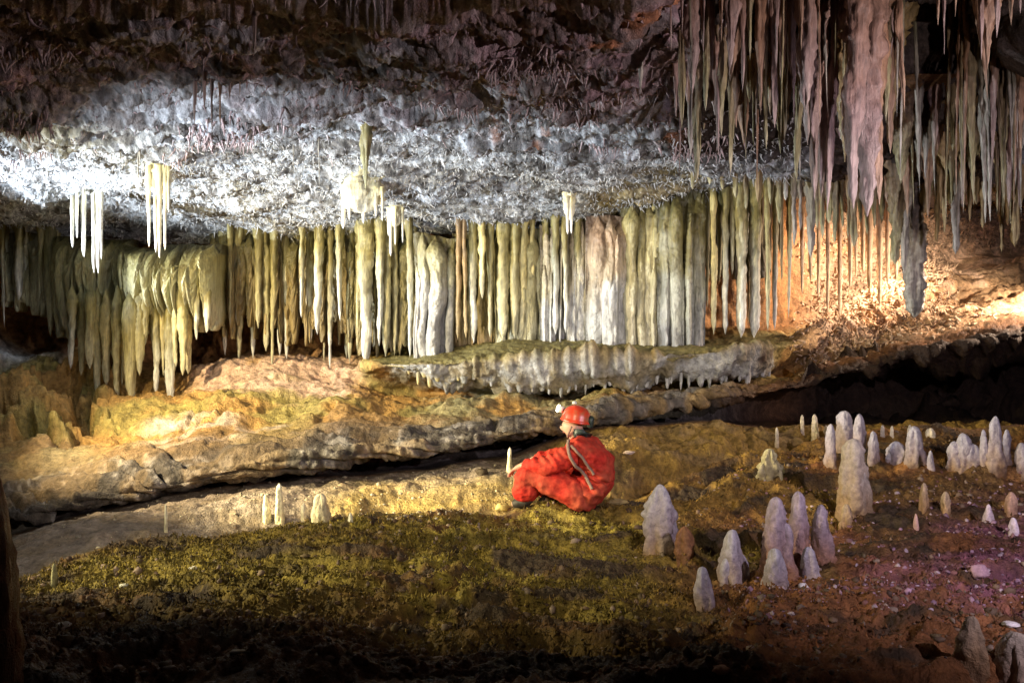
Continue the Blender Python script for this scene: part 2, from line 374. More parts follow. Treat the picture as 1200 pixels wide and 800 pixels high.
# ------------------------------------------------------------------ stalactites and stalagmites
def spike(name, base, length, r0, cols_, mat=M_calc, down=True, taper=.62, tipr=.25, lump=.12, lean=(0,0), flat=1.0, nseg=12, seed=None, nrow=None, embed=.12, curve=0, bulb=0, flare=.0, parent=None, grain=0, root0=False, rag=0):
    """a drip stone from its root (base) along z; cols_ = [(t, rgb), ...]"""
    seed = seed if seed is not None else random.randint(0, 9999)
    nrow = nrow or max(14, min(60, int(length/.03)))
    t = np.linspace(0, 1, nrow)
    prof = (1-t)**taper*(1-tipr)+tipr
    prof = prof*(1-sm(.93, 1.0, t)*.75)+flare*np.exp(-t*14)
    if bulb: prof = (np.clip(1-t**(4+seed%4),0,1))**.5*(1-.24*t-.14*(seed%5)/5*t+.05*np.sin(t*9+seed))+flare*np.exp(-t*7)
    prof[-1] = .02
    th = np.linspace(0, 2*np.pi, nseg, endpoint=False)
    tt, hh = np.meshgrid(t, th, indexing='ij')
    s = -1 if down else 1
    L = length+embed
    z = s*(tt*L-embed)
    ph = random.uniform(0, 6)
    cx = (lean[0]*tt+curve*np.sin(tt*3.1+ph)*.5)*length; cy = (lean[1]*tt)*length
    R = r0*prof[:,None]
    U = np.stack([np.cos(hh)*r0*2.2, np.sin(hh)*r0*2.2, z], -1)
    n1 = vn(U*np.array([1,1,.5])+seed, 1.1/max(r0,.01)*.35, seed)
    n2 = vn(U+seed, 9, seed+1); n3 = vn(U*np.array([1,1,2.5])+seed, 14, seed+2)
    flute = np.cos(hh*random.choice([2,3,4])+ph+tt*.8)*.07
    if rag:
        q_ = np.abs(vn(np.stack([np.cos(hh)*1.5, np.sin(hh)*1.5, z*.9], -1)+seed, 1.5, seed+8))
        R = R*(.75+rag*2*q_)*(1+rag*.5*vn(np.stack([np.cos(hh), np.sin(hh), z*3.0], -1)+seed, 2.2, seed+9))
    if root0: R = R*sm(-.05,.2,tt)
    if grain:
        R = R*(1+grain*(np.abs(vn(U+seed, 17, seed+5))*1.3+vn(U+seed, 31, seed+6)*.7)); n3 = vn(U+seed, 26, seed+2)*.8 if not rag else n3+.6*vn(U+seed, 24, seed+2)
    else:
        R = R*(1+.10*vn(np.stack([np.cos(hh)*3, np.sin(hh)*3, z*1.3], -1)+seed, 1.6, seed+7))
    R = R*(1+lump*1.6*n1+lump*1.2*n2+lump*.5*n3+flute)
    V = np.stack([cx+np.cos(hh)*R, cy+np.sin(hh)*R*flat, z], -1)
    ts = [c[0] for c in cols_]; cs = np.array([c[1] for c in cols_])
    tn = np.clip(tt+.10*n2, 0, 1)
    colr = np.stack([np.interp(tn, ts, cs[:,k]) for k in range(3)], -1)*(1+.22*n3[...,None]+.12*n1[...,None])
    Fq = gridf(nrow, nseg, True)
    if not down: Fq = Fq
    else: Fq = Fq[:, ::-1]
    return mesh_np(name, V, Fq, mat, np.clip(colr, .01, .9), loc=base, parent=parent)

OL = (.27,.23,.085); OLD = (.16,.14,.05); PALE = (.46,.44,.31); WH = (.56,.56,.54); BR = (.20,.10,.04); GR = (.42,.42,.42)
MAU = (.30,.21,.22); RUST = (.34,.17,.08); YEL = (.62,.52,.22); DK = (.07,.05,.04); CREAM = (.62,.46,.30)
ORD = ['first','second','third','fourth','fifth','sixth','seventh','eighth','ninth','tenth','eleventh','twelfth','thirteenth','fourteenth','fifteenth','sixteenth','seventeenth','eighteenth','nineteenth','twentieth',
 'twenty-first','twenty-second','twenty-third','twenty-fourth','twenty-fifth','twenty-sixth','twenty-seventh','twenty-eighth','twenty-ninth','thirtieth','thirty-first','thirty-second','thirty-third','thirty-fourth','thirty-fifth','thirty-sixth','thirty-seventh','thirty-eighth','thirty-ninth','fortieth']
RUNS = []
def label_run(*a): RUNS.append(a)
def label_now(items, marks, tail, group, catg='stalactite'):
    """items: list of (obj, px, adjective); marks: list of (px, name). labels count outwards from the nearest mark"""
    items = sorted(items, key=lambda a: a[1]); by = {}
    for it in items:
        m = min(marks, key=lambda k: abs(k[0]-it[1])); side = 'left' if it[1] < m[0] else 'right'
        by.setdefault((m, side), []).append(it)
    for (m, side), L in by.items():
        L.sort(key=lambda a: abs(a[1]-m[0]))
        for i, (o, p_, adj) in enumerate(L):
            w = f"{adj} {tail}, {ORD[i]} {side} of {m[1]}"
            if len(w.split()) > 16: w = f"{tail}, {ORD[i]} {side} of {m[1]}"
            tag(o, w, catg, group)

# --- the back curtain : fluted flowstone panels
def panel(px0, px1, top, bot, Y, cset, label, nfl=5, depth=.16, free=0, seed=0, name='flowstone_drapery', hood=0):
    """overlapping drip columns grown together into one sheet of flowstone"""
    R_ = np.random.default_rng(seed+100)
    w = (px1-px0)/F*Y; h = (bot-top)/F*Y; nc = max(50, int((px1-px0)*1.7)); nr = max(60, int((bot-top)*1.0))
    u = np.linspace(0, 1, nc)[None,:]+np.zeros((nr,1)); v = np.linspace(0, 1, nr)[:,None]+np.zeros((1,nc))
    X = (u-.5)*w; nk = int(nfl*2.4)
    H = np.zeros_like(X); Ln = np.zeros_like(X)+(.45 if free else 1); Kid = np.zeros_like(X); best = np.zeros_like(X)-9
    for k in range(nk):
        big = k < nfl
        c0 = ((k+.5+R_.uniform(-.3,.3))/nfl-.5)*w if big else R_.uniform(-.5,.5)*w
        r0 = w/nfl*R_.uniform(.5,.85) if big else w/nfl*R_.uniform(.14,.34)
        d0 = R_.uniform(0,.5)*depth if big else R_.uniform(.25,.8)*depth
        v0 = 0 if big else R_.uniform(0,.45)
        pv = np.stack([v*0+k*7.7+seed, v*0, v*h*1.6], -1)
        cx = c0+.22*r0*vn(pv, 1.1, seed+k)*(1 if big else 2.2)
        rr = r0*(.86+.22*vn(pv, 2.3, seed+k+40))*(1-.22*v)*sm(v0-.02, v0+.16, v)
        hk = d0+np.sqrt(np.maximum(0, 1-((X-cx)/np.maximum(rr,1e-3))**2))*np.minimum(rr*.9, depth)
        hk = np.where((np.abs(X-cx) < rr), hk, -9)
        tk = hk > best; best = np.where(tk, hk, best); Kid = np.where(tk, R_.uniform(0,1), Kid)
        if free:
            lk = R_.uniform(.6,1.0); Ln = np.maximum(Ln, lk*np.sqrt(np.maximum(0, 1-((X-c0)/(r0*.8))**2)))
    best = np.maximum(best, 0)
    edge = np.sin(np.pi*np.clip(u,.0,1))**.35
    B = np.stack([X, v*0+seed, v*h], -1)
    y = -best*edge*(.55+.45*sm(0,.2,v))
    if hood: y = y - hood*np.sin(np.pi*np.clip(v*1.05,0,1))**.8*edge + hood*.2
    y += vn(B, 6, seed+3)*.025+vn(B*np.array([1,1,.6]), 17, seed+4)*.013+vn(B, 34, seed+14)*.006
    z = -v*h*(1-free+free*Ln)
    z = z+sm(.15,0,v)*.05*vn(B*np.array([1,1,0]), 5, seed+20)
    V = np.stack([X*(1-.05*v)+.03*vn(B,1.5,seed+6), y, z], -1)
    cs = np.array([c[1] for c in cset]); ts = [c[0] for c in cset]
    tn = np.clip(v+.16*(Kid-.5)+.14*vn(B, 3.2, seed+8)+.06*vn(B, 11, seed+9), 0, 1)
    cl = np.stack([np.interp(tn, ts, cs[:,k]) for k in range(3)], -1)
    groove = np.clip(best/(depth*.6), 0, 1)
    cl = cl*.82*(.50+.50*groove)[...,None]*(1+.22*vn(B*np.array([1,1,.22]), 15, seed+10)+.15*(Kid-.5))[...,None]  # grooves darkened in the colour to imitate shade between the flutes
    back_ = V.copy(); back_[...,1] = np.maximum(V[...,1]+.22, .05)
    VV = np.concatenate([V.reshape(-1,3), back_.reshape(-1,3)]); n = nr*nc
    Fc = gridf(nr, nc)[:, ::-1]; Fb = gridf(nr, nc)+n
    ed = []
    for j in range(nc-1): ed.append((( nr-1)*nc+j+1, (nr-1)*nc+j, n+(nr-1)*nc+j, n+(nr-1)*nc+j+1))
    for i in range(nr-1):
        ed.append(((i+1)*nc, i*nc, n+i*nc, n+(i+1)*nc)); ed.append((i*nc+nc-1, (i+1)*nc+nc-1, n+(i+1)*nc+nc-1, n+i*nc+nc-1))
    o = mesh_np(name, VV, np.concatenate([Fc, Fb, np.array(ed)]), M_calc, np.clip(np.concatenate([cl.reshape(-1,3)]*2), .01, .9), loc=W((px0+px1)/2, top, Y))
    return tag(o, label, 'flowstone', 'flowstone draperies of the back curtain')
o1 = [(0,OLD),(.25,OL),(.6,(.40,.38,.20)),(1,PALE)]
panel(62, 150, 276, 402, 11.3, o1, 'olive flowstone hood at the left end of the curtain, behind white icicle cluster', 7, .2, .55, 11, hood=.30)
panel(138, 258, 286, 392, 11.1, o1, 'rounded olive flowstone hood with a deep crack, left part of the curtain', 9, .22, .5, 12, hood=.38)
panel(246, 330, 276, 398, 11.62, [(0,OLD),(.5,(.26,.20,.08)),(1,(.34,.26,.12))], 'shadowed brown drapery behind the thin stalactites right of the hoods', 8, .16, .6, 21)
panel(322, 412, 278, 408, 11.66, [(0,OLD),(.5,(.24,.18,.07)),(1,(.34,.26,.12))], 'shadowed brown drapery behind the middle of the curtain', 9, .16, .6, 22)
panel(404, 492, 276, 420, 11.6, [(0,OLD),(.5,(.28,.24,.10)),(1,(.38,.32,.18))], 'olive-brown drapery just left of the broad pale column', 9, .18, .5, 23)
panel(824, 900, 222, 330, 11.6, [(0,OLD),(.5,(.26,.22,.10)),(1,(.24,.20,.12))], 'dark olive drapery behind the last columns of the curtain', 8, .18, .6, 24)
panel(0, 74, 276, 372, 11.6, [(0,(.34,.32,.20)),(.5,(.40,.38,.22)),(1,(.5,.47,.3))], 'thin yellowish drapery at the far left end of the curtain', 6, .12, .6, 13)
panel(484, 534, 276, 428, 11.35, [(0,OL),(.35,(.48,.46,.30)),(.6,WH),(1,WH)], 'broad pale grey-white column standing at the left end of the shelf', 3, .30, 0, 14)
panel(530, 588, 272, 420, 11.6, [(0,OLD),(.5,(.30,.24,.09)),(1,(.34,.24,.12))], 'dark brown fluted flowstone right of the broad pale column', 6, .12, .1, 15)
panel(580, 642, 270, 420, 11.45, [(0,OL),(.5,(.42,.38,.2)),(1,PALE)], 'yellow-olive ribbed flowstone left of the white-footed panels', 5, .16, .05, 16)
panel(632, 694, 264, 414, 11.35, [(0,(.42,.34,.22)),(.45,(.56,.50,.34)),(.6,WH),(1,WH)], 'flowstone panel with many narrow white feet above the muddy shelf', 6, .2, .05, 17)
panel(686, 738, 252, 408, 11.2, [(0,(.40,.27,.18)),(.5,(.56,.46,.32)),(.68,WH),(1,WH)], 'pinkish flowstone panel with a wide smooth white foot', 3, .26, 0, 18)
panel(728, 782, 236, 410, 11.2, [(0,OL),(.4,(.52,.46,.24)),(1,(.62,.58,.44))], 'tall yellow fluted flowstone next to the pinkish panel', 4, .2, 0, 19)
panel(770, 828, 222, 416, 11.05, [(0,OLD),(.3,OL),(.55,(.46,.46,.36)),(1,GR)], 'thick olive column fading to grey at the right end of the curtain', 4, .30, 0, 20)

cur = []
marks = [(255,'the olive hood'),(510,'the broad pale column'),(712,'the wide white-footed panel'),(800,'the thick grey-footed column')]
adjs = {}
def curt(px_, tip, w, cs, Y=11.5, top=None, adj='olive', grp='front', lean=0, taper=.6, tipr=.24):
    c = ceil_at(px_, Y=Y)
    if top is not None:
        z0 = CZ+(400-top)/F*Y
    else: z0 = c.z
    zt = CZ+(400-tip)/F*Y
    L = max(.08, z0-zt)
    o = spike('stalactite', Vector(((px_-600)/F*Y, Y, z0)), L, w/F*Y*.5*random.uniform(.85,1.25), [(t_, tuple(np.array(c_)*random.uniform(.8,1.15))) for t_, c_ in cs], lean=(lean,0), taper=taper*random.uniform(.8,1.3), tipr=tipr*random.uniform(.7,1.1), lump=.22, curve=random.uniform(-.02,.02), embed=.2 if top is None else .05, flare=random.uniform(.5,2.2) if top is None else 0, root0=top is not None)
    cur.append((o, px_, adj)); return o
csA = [(0,OLD),(.35,OL),(.8,(.46,.42,.24)),(1,PALE)]
csB = [(0,OLD),(.3,OL),(.6,(.48,.47,.36)),(.85,(.6,.6,.54)),(1,WH)]
csY = [(0,OL),(.5,YEL),(1,PALE)]
csD = [(0,(.12,.08,.04)),(.4,(.26,.17,.07)),(1,(.36,.27,.13))]
# (px, tip py, width) read along the curtain
left_list = [(4,384,5,'thin white'),(8,330,6,'short pale'),(22,352,8,'olive'),(30,340,7,'olive'),(38,366,6,'thin olive'),(47,350,7,'olive'),(58,394,9,'olive'),
 (66,384,6,'thin yellow'),(84,432,11,'long olive'),(95,440,9,'long olive'),(106,432,10,'olive'),(114,462,13,'broad long olive'),(124,452,9,'yellowish'),
 (137,470,11,'long olive'),(144,452,7,'yellow'),(153,472,14,'longest thick olive'),(163,440,9,'olive'),(170,405,9,'short olive'),(182,462,10,'long pale'),(191,440,7,'yellow'),(200,474,11,'long thick pale'),
 (206,430,6,'thin yellow'),(213,440,9,'olive'),(221,438,8,'yellow'),(231,398,7,'short olive'),(242,390,9,'stubby olive'),
 (262,416,6,'thin pale'),(270,384,6,'short thin'),(279,380,8,'short olive'),(287,424,8,'long leaning'),(295,420,6,'thin pale'),(302,385,8,'short thick'),(311,412,7,'olive'),(320,440,6,'long thin'),
 (327,418,8,'long pale'),(335,422,7,'olive'),(347,380,9,'short olive'),(354,372,6,'short thin'),(362,402,12,'thick blunt'),(373,392,8,'olive'),(380,424,5,'long thin'),(387,432,6,'long thin white'),(398,376,7,'short olive'),
 (405,420,7,'olive'),(411,426,7,'long olive'),(420,412,5,'thin brown'),(429,428,11,'long thick pale'),(436,410,6,'olive'),(445,405,8,'pale'),(453,418,9,'thick olive'),(461,416,7,'olive'),(470,412,8,'pale olive'),(479,418,9,'pale'),(486,410,5,'thin brown')]
for (p_, tp, w, adj) in left_list:
    hood = 70 < p_ < 250
    Yv = random.uniform(10.75, 10.98) if hood else random.uniform(11.35, 11.75)
    top = random.uniform(328, 345) if hood else None
    cs = csY if 'yellow' in adj else csB if ('pale' in adj or 'white' in adj or random.random() < .35) else csA
    o = curt(p_, tp, w*random.uniform(1.15,1.6), cs, Yv, top=top, adj=adj, lean=(-.05 if 'leaning' in adj else random.uniform(-.012,.012)))
right_list = [(537,398,7,'brown'),(545,396,5,'thin dark'),(555,402,8,'pale brown'),(565,350,9,'short yellow'),(574,396,8,'olive'),(590,398,13,'thick olive'),(603,396,8,'olive'),(612,398,12,'thick yellow-olive'),(624,396,6,'thin yellow'),
 (640,392,6,'thin white'),(651,392,7,'white-tipped'),(662,390,6,'thin white'),(676,386,8,'white'),(684,386,5,'thin pale'),(739,390,8,'yellow'),(748,382,6,'thin yellow'),(757,390,9,'yellow'),(768,342,10,'short thick yellow'),(779,394,8,'pale'),
 (829,360,7,'short olive'),(836,392,8,'yellow'),(843,330,7,'short olive'),(850,392,9,'pale brown'),(858,322,8,'short olive'),(868,396,11,'thick grey-white'),(876,286,4,'short white'),(884,396,12,'thick grey'),(893,290,5,'short dark'),(899,388,5,'thin olive'),(908,386,7,'grey-tipped olive'),(916,330,5,'short brown'),(925,372,6,'grey')]
for (p_, tp, w, adj) in right_list:
    Yv = random.uniform(11.2, 11.4) if p_ < 830 else random.uniform(10.9, 11.4)
    cs = csB if ('white' in adj or 'pale' in adj or 'grey' in adj) else csY if 'yellow' in adj else csD if ('dark' in adj or 'brown' in adj) else csA
    curt(p_, tp, w*1.05, cs, Yv, adj=adj, taper=.35 if tp > 380 else .6, tipr=.5 if tp > 380 else .3)
label_run(cur, marks, 'stalactite in the back curtain', 'stalactites of the back curtain')
# recessed row
cur2 = cur; cur = []
for p_ in np.arange(255, 590, 7.5):
    curt(p_+random.uniform(-3,3), random.uniform(330,400), random.uniform(5,9), csD, random.uniform(12.1,12.6), adj=random.choice(['thin dark','brown','short brown','dark']))
for p_ in np.arange(836, 930, 10):
    curt(p_+random.uniform(-3,3), random.uniform(290,385), random.uniform(5,8), csD, random.uniform(12.0,12.6), adj=random.choice(['thin dark','brown']))
label_run(cur, marks, 'stalactite in the recessed row', 'recessed row behind the back curtain')

# --- hanging forest at the upper right
forest = []
def hang(px_, top, tip, w, cs, adj, Y=None, taper=.95, tipr=.07, lean=0, flat=1, lump=.3, st=None):
    if Y is None:
        b = ceil_at(px_, pyv=top); Y = b.y
    z0 = ceil_at(px_, Y=Y).z if top < 0 or Y is None else min(ceil_at(px_, Y=Y).z, CZ+(400-top)/F*Y+.25)
    z0 = ceil_at(px_, Y=Y).z
    zt = CZ+(400-tip)/F*Y; L = max(.1, z0-zt)
    o = spike('stalactite', Vector(((px_-600)/F*Y, Y, z0)), L, w/F*Y*(.5 if w < 9 else .62), cs, taper=taper, tipr=tipr, lean=(lean,0), lump=lump, flat=flat, embed=.25 if st is None else .6, nseg=22, curve=random.uniform(-.03,.03), flare=1.1 if st is None else .3, rag=.28, grain=.16, nrow=max(24, min(90, int(L/.018))))
    (st if st is not None else forest).append((o, px_, adj)); return o
cM = [(0,(.10,.05,.03)),(.35,(.24,.14,.10)),(.7,(.25,.17,.15)),(1,(.42,.33,.29))]; cR = [(0,(.07,.04,.03)),(.4,(.26,.14,.08)),(.75,(.28,.17,.11)),(1,(.44,.30,.20))]; cO = [(0,(.10,.05,.02)),(.5,(.22,.16,.09)),(.8,(.26,.23,.11)),(1,(.46,.42,.26))]; cG = [(0,OLD),(.5,(.21,.18,.14)),(1,(.48,.45,.38))]
near = [(786,-1,60,6,cM,'thin mauve',5.6),(798,-1,40,7,cM,'short mauve',5.5),(812,-1,110,22,cM,'broad mauve',5.8),(824,-1,62,8,cM,'mauve',5.5),(833,-1,95,9,cM,'mauve',5.9),(845,-1,50,8,cR,'rusty',5.4),(856,-1,85,16,cM,'thick mauve',5.8),(868,-1,108,9,cM,'mauve',6.0),
 (880,-1,70,9,cO,'olive-brown',5.6),(890,-1,135,11,cR,'long rusty',6.0),(900,-1,10,6,cM,'tiny pale',5.3),(909,-1,80,9,cM,'mauve',5.7),(917,-1,100,14,cR,'thick rusty',6.0),(929,-1,140,9,cM,'long mauve',6.2),(940,-1,60,10,cR,'rusty',5.6),
 (1036,-1,100,10,cR,'rusty',6.6),(1030,-1,66,8,cR,'short rusty',6.2),(1098,-1,30,9,cR,'short rusty',5.4),(1106,-1,64,5,cM,'thin grey',5.6),(1120,-1,20,7,cR,'short rusty',5.5),(1137,-1,115,11,cR,'long leaning rusty',6.2),(1149,-1,70,8,cM,'pale',5.6),(1158,-1,82,15,cR,'thick rusty',5.8),(1170,-1,45,9,cM,'mauve',5.4),(1184,-1,30,8,cR,'rusty',5.4),(1196,-1,16,10,cM,'pale',5.3)]
for (p_, t_, tp, w, cs, adj, Yv) in near:
    hang(p_, t_, tp, w*1.15, cs, adj, Yv, lean=(.12 if 'leaning' in adj else random.uniform(-.02,.02)))
mid = [(800,150,8,'olive'),(808,185,9,'grey-olive'),(820,215,13,'long olive'),(829,130,9,'short olive'),(838,180,8,'mauve'),(846,160,14,'thick olive'),(854,205,10,'olive'),(864,150,8,'rusty'),(872,170,11,'rusty'),(884,135,6,'pale leaning'),(898,175,10,'olive'),(905,150,8,'mauve'),(914,180,14,'thick olive'),(924,165,8,'olive'),(935,215,11,'olive'),(946,130,20,'thick mauve'),
 (958,235,17,'long thick mauve'),(967,232,18,'long broad mauve'),(976,250,11,'long mauve'),(984,150,8,'rusty'),(990,118,5,'thin pale'),(997,200,12,'olive'),(1005,245,22,'broad grey-mauve'),(1015,254,30,'broadest mauve'),(1027,240,16,'rusty'),(1040,180,14,'rusty'),(1049,130,8,'rusty leaning')]
for (p_, tp, w, adj) in mid:
    cs = cM if 'mauve' in adj else cR if 'rusty' in adj else cG if 'grey' in adj else cO
    hang(p_, -1, tp, w*1.2, cs, adj, (random.uniform(5.7,6.5) if 'mauve' in adj else random.uniform(5.9, 7.6)), lean=(.06 if 'leaning' in adj else random.uniform(-.025,.025)), taper=.8, tipr=.14)
far = [(812,222,7,'olive'),(832,216,7,'olive'),(847,222,8,'olive'),(862,232,7,'olive'),(874,245,7,'olive'),(889,238,8,'dark'),(903,240,7,'olive'),(913,262,7,'olive'),(921,235,6,'grey'),(930,290,6,'grey'),(938,270,6,'grey'),(950,302,8,'blue-grey'),(957,268,6,'pale'),(964,280,7,'olive'),(971,262,8,'olive'),(979,285,7,'pale olive'),(987,266,6,'olive'),(994,280,6,'pale'),(1001,290,9,'olive'),(1009,262,6,'pale'),(1016,275,6,'olive'),(1024,268,7,'olive'),(1033,262,7,'pale olive'),
 (1042,240,10,'rusty'),(1050,310,18,'thick olive'),(1060,320,11,'grey-olive'),(1072,372,17,'longest blunt dark'),(1082,250,14,'dark brown'),(1090,235,8,'olive'),(1097,285,7,'dark'),(1106,275,6,'dark'),(1113,240,9,'olive'),(1121,298,9,'grey pointed'),(1129,230,9,'rusty'),(1136,260,6,'thin dark'),(1144,240,7,'dark'),(1152,268,7,'dark'),(1159,210,7,'olive'),(1166,225,9,'dark'),(1174,296,7,'dark'),(1181,265,6,'thin dark'),(1190,290,8,'dark'),(1197,240,7,'dark')]
for (p_, tp, w, adj) in far:
    cs = csD if 'dark' in adj or 'brown' in adj else cR if 'rusty' in adj else cG if 'grey' in adj else cO
    if 'longest' in adj: cs = [(0,DK),(.5,(.16,.12,.08)),(.7,(.36,.32,.28)),(1,(.30,.30,.26))]
    hang(p_, -1, tp, w*1.15, cs, adj, random.uniform(9.3, 10.4), taper=.4 if 'longest' in adj else .6, tipr=.6 if 'longest' in adj else .25)
for p_ in np.arange(1060, 1200, 11):
    hang(p_+random.uniform(-3,3), -1, random.uniform(185,262), random.uniform(6,11), random.choice([csD,cR,cO]), random.choice(['stubby dark','short dark','short brown']), random.uniform(8.9, 9.2))
for (p_, tp, w, adj, Yv) in [(806,120,26,'very broad mauve',6.6),(838,135,30,'ragged wide mauve',7.0),(856,95,26,'ragged wide rusty',6.2),(878,120,26,'ragged wide brown',6.8),(902,125,34,'ragged wide olive',7.2),(922,150,28,'ragged wide rusty',6.9),
  (948,170,34,'ragged wide mauve',6.7),(990,190,40,'ragged wide brown',7.1),(1012,150,44,'ragged wide rusty',6.6),(1044,165,34,'ragged wide brown',7.4),(1056,215,26,'ragged wide olive',8.6),(1108,200,36,'ragged wide brown',9.0),(1140,190,34,'ragged wide olive',9.0),(1172,200,40,'ragged wide dark',9.0),(1158,60,34,'ragged wide rusty',5.8)]:
    hang(p_, -1, tp, w*1.1, cM if 'mauve' in adj else cR if 'rusty' in adj else cO if 'olive' in adj else csD, adj, Yv, lump=.45, taper=1.1, tipr=.05)
for k_ in range(110):
    p_ = random.uniform(790, 1060) if k_ < 66 else random.uniform(1060, 1198)
    a_, c_ = random.choice([('slender mauve',cM),('slender rusty',cR),('slender olive',cO),('slender grey',cG)])
    hang(p_, -1, random.triangular(40,240,90) if p_ < 1060 else random.uniform(170, 265), random.choice([4,5,6,8,11,15]), c_, a_, random.uniform(5.6,8.2) if p_ < 1060 else random.uniform(7.6,9.0), lean=random.uniform(-.03,.03))
fm = [(806,'the very broad mauve spear'),(838,'the wide mauve spear'),(878,'the wide brown spear'),(902,'the wide olive spear'),(922,'the wide rusty spear'),(967,'the long mauve pair'),(990,'the widest brown spear'),(1015,'the broadest mauve stalactite'),(1044,'the rearmost brown spear'),(1072,'the longest blunt stalactite'),(1108,'the ragged brown spear'),(1137,'the leaning rusty spear'),(1172,'the wide dark spear')]
label_run(forest, fm, 'stalactite', 'stalactites hanging in the upper right')

# --- clusters on the ceiling at the left and centre
cl = []
cW = [(0,(.5,.46,.25)),(.3,(.7,.66,.48)),(1,(.82,.82,.78))]
for (p_, top, tip, w, cs, adj) in [
 (162,155,222,5,cG,'thin grey'),(141,150,192,4,cG,'thin grey'),(164,150,190,11,cG,'thick grey'),(374,150,220,3.5,cG,'thin dark'),(429,140,222,17,[(0,OLD),(.6,(.24,.20,.08)),(1,(.3,.27,.12))],'blunt olive'),
 (298,-2,60,11,cM,'pale mauve icicle-like'),(750,50,110,14,cG,'thick grey'),(344,160,205,2.5,cG,'very thin grey'),
 (228,84,150,7,cM,'mauve'),(240,80,128,9,cM,'thick mauve'),(248,84,158,6,cM,'long mauve'),(258,82,150,7,cR,'rusty'),(269,80,110,9,cM,'short mauve'),(281,78,104,6,cR,'short rusty')]:
    hang(p_, top, tip, w*1.2, cs, adj, st=cl)
label_run(cl, [(164,'the thick grey spike'),(248,'the mauve cluster centre'),(298,'the pale icicle at the top edge'),(429,'the blunt olive spike'),(750,'the thick grey spike near the hanging forest')], 'stalactite on the ceiling', 'lone stalactites on the ceiling')
def cluster(px_, py_, Y, wpx, knob, spikes, label):
    """a hanging boss of flowstone; its icicles are stalactites of their own kind, parts of the boss"""
    b = ceil_at(px_, Y=Y); zk = CZ+(400-py_)/F*Y
    root = empty('flowstone_boss', (b.x, Y, b.z)); tag(root, label, 'flowstone', 'icicle clusters hanging from the white ceiling')
    L = b.z-zk
    if knob: spike('boss', (0,0,0), L, wpx/F*Y*.33, [(0,(.4,.36,.2)),(.5,(.6,.56,.38)),(1,(.74,.72,.6))], bulb=1, lump=.35, parent=root, nseg=28, flat=.7, embed=.15, grain=.2, nrow=40)
    for (sx, tip, w) in spikes:
        X = (sx-px_)/F*Y; zt = CZ+(400-tip)/F*Y
        spike('icicle', (X, random.uniform(-.12,.05), -L*.55 if knob else 0.05), (b.z-L*.55-zt) if knob else b.z-zt+.05, w/F*Y*.5, cW, taper=.5, tipr=.35, parent=root, embed=.12 if knob else .4, flare=.5)
    return root
cluster(186, 228, 8.7, 46, True, [(177,290,4.5),(183,296,5.5),(190,303,6),(196,294,5),(172,250,4),(200,250,4)], 'knobbly yellow-white flowstone boss with long icicles below the grey spike')
cluster(105, 262, 10.2, 44, False, [(84,290,6),(97,300,6),(102,302,5),(109,320,7),(118,321,6),(124,305,4.5),(92,280,4)], 'cluster of yellow and white icicles over the left olive hood')
cluster(424, 250, 9.5, 62, True, [(402,268,7),(411,258,5),(426,262,6),(432,250,4),(441,254,5),(449,260,4)], 'lumpy white flowstone boss with short icicles under the blunt olive spike')
cluster(462, 266, 10.5, 26, True, [(458,300,5),(464,288,4),(472,285,3),(455,276,4)], 'small white boss dripping short icicles above the curtain')
cluster(668, 258, 10.4, 18, True, [(664,276,5),(669,274,4)], 'tiny white boss with two icicles above the flowstone panels')

# --- fringe under the rim of the shelf
fr = []
def surf_px(p_, row):
    c = int(np.argmin(np.abs(cols-p_))); return FLOOR[row, c]
for p_ in np.arange(474, 902, 10.5):
    p_ += random.uniform(-4, 4)
    b = surf_px(p_, rs[16]+3)
    L = random.choice([.04,.06,.09,.13,.2])*random.uniform(.8,1.3)*(1.5 if p_ > 770 else .6)
    o = spike('stalactite', Vector((b[0], b[1]+.03, b[2]-.02)), L, random.uniform(.018,.055), [(0,(.26,.26,.24)),(1,random.choice([(.5,.5,.48),GR,(.32,.32,.30)]) if p_ > 540 else YEL)], taper=.6, tipr=.25, embed=.05, nrow=12, nseg=8)
    fr.append((o, p_, random.choice(['tiny white','short white','stubby grey','pointed white']) if p_ > 540 else 'tiny yellow'))
label_run(fr, [(485,'its left end'),(560,'the brown flowstone'),(640,'the white-footed panels'),(712,'the pinkish panel'),(800,'the thick column'),(880,'its right end')], 'tooth under shelf rim', 'teeth under the rim of the muddy shelf', 'stalactite')

# --- fringe in the right alcove
al = []
for (p_, top, tip, w) in [(940,300,345,5),(950,296,330,6),(959,300,350,5),(970,302,368,5),(984,300,372,6),(996,294,338,6),(1003,292,325,5),(1011,292,320,6),(1019,290,342,7),(1031,290,360,7),(1040,285,335,6),(1050,284,330,6),(1062,290,350,4)]:
    Yv = 12.6; z0 = CZ+(400-top)/F*Yv
    zc = ceil_at(p_, Y=Yv).z
    o = spike('stalactite', Vector(((p_-600)/F*Yv, Yv, zc)), zc-(CZ+(400-tip)/F*Yv), w/F*Yv*.6, [(0,RUST),(.6,CREAM),(1,(.7,.55,.36))], taper=.5, tipr=.3)
    al.append((o, p_, 'cream backlit' if w < 6 else 'orange-cream'))
label_run(al, [(984,'the longest cream one'),(1031,'the second longest cream one')], 'stalactite before the lit alcove wall', 'cream stalactites before the alcove wall')

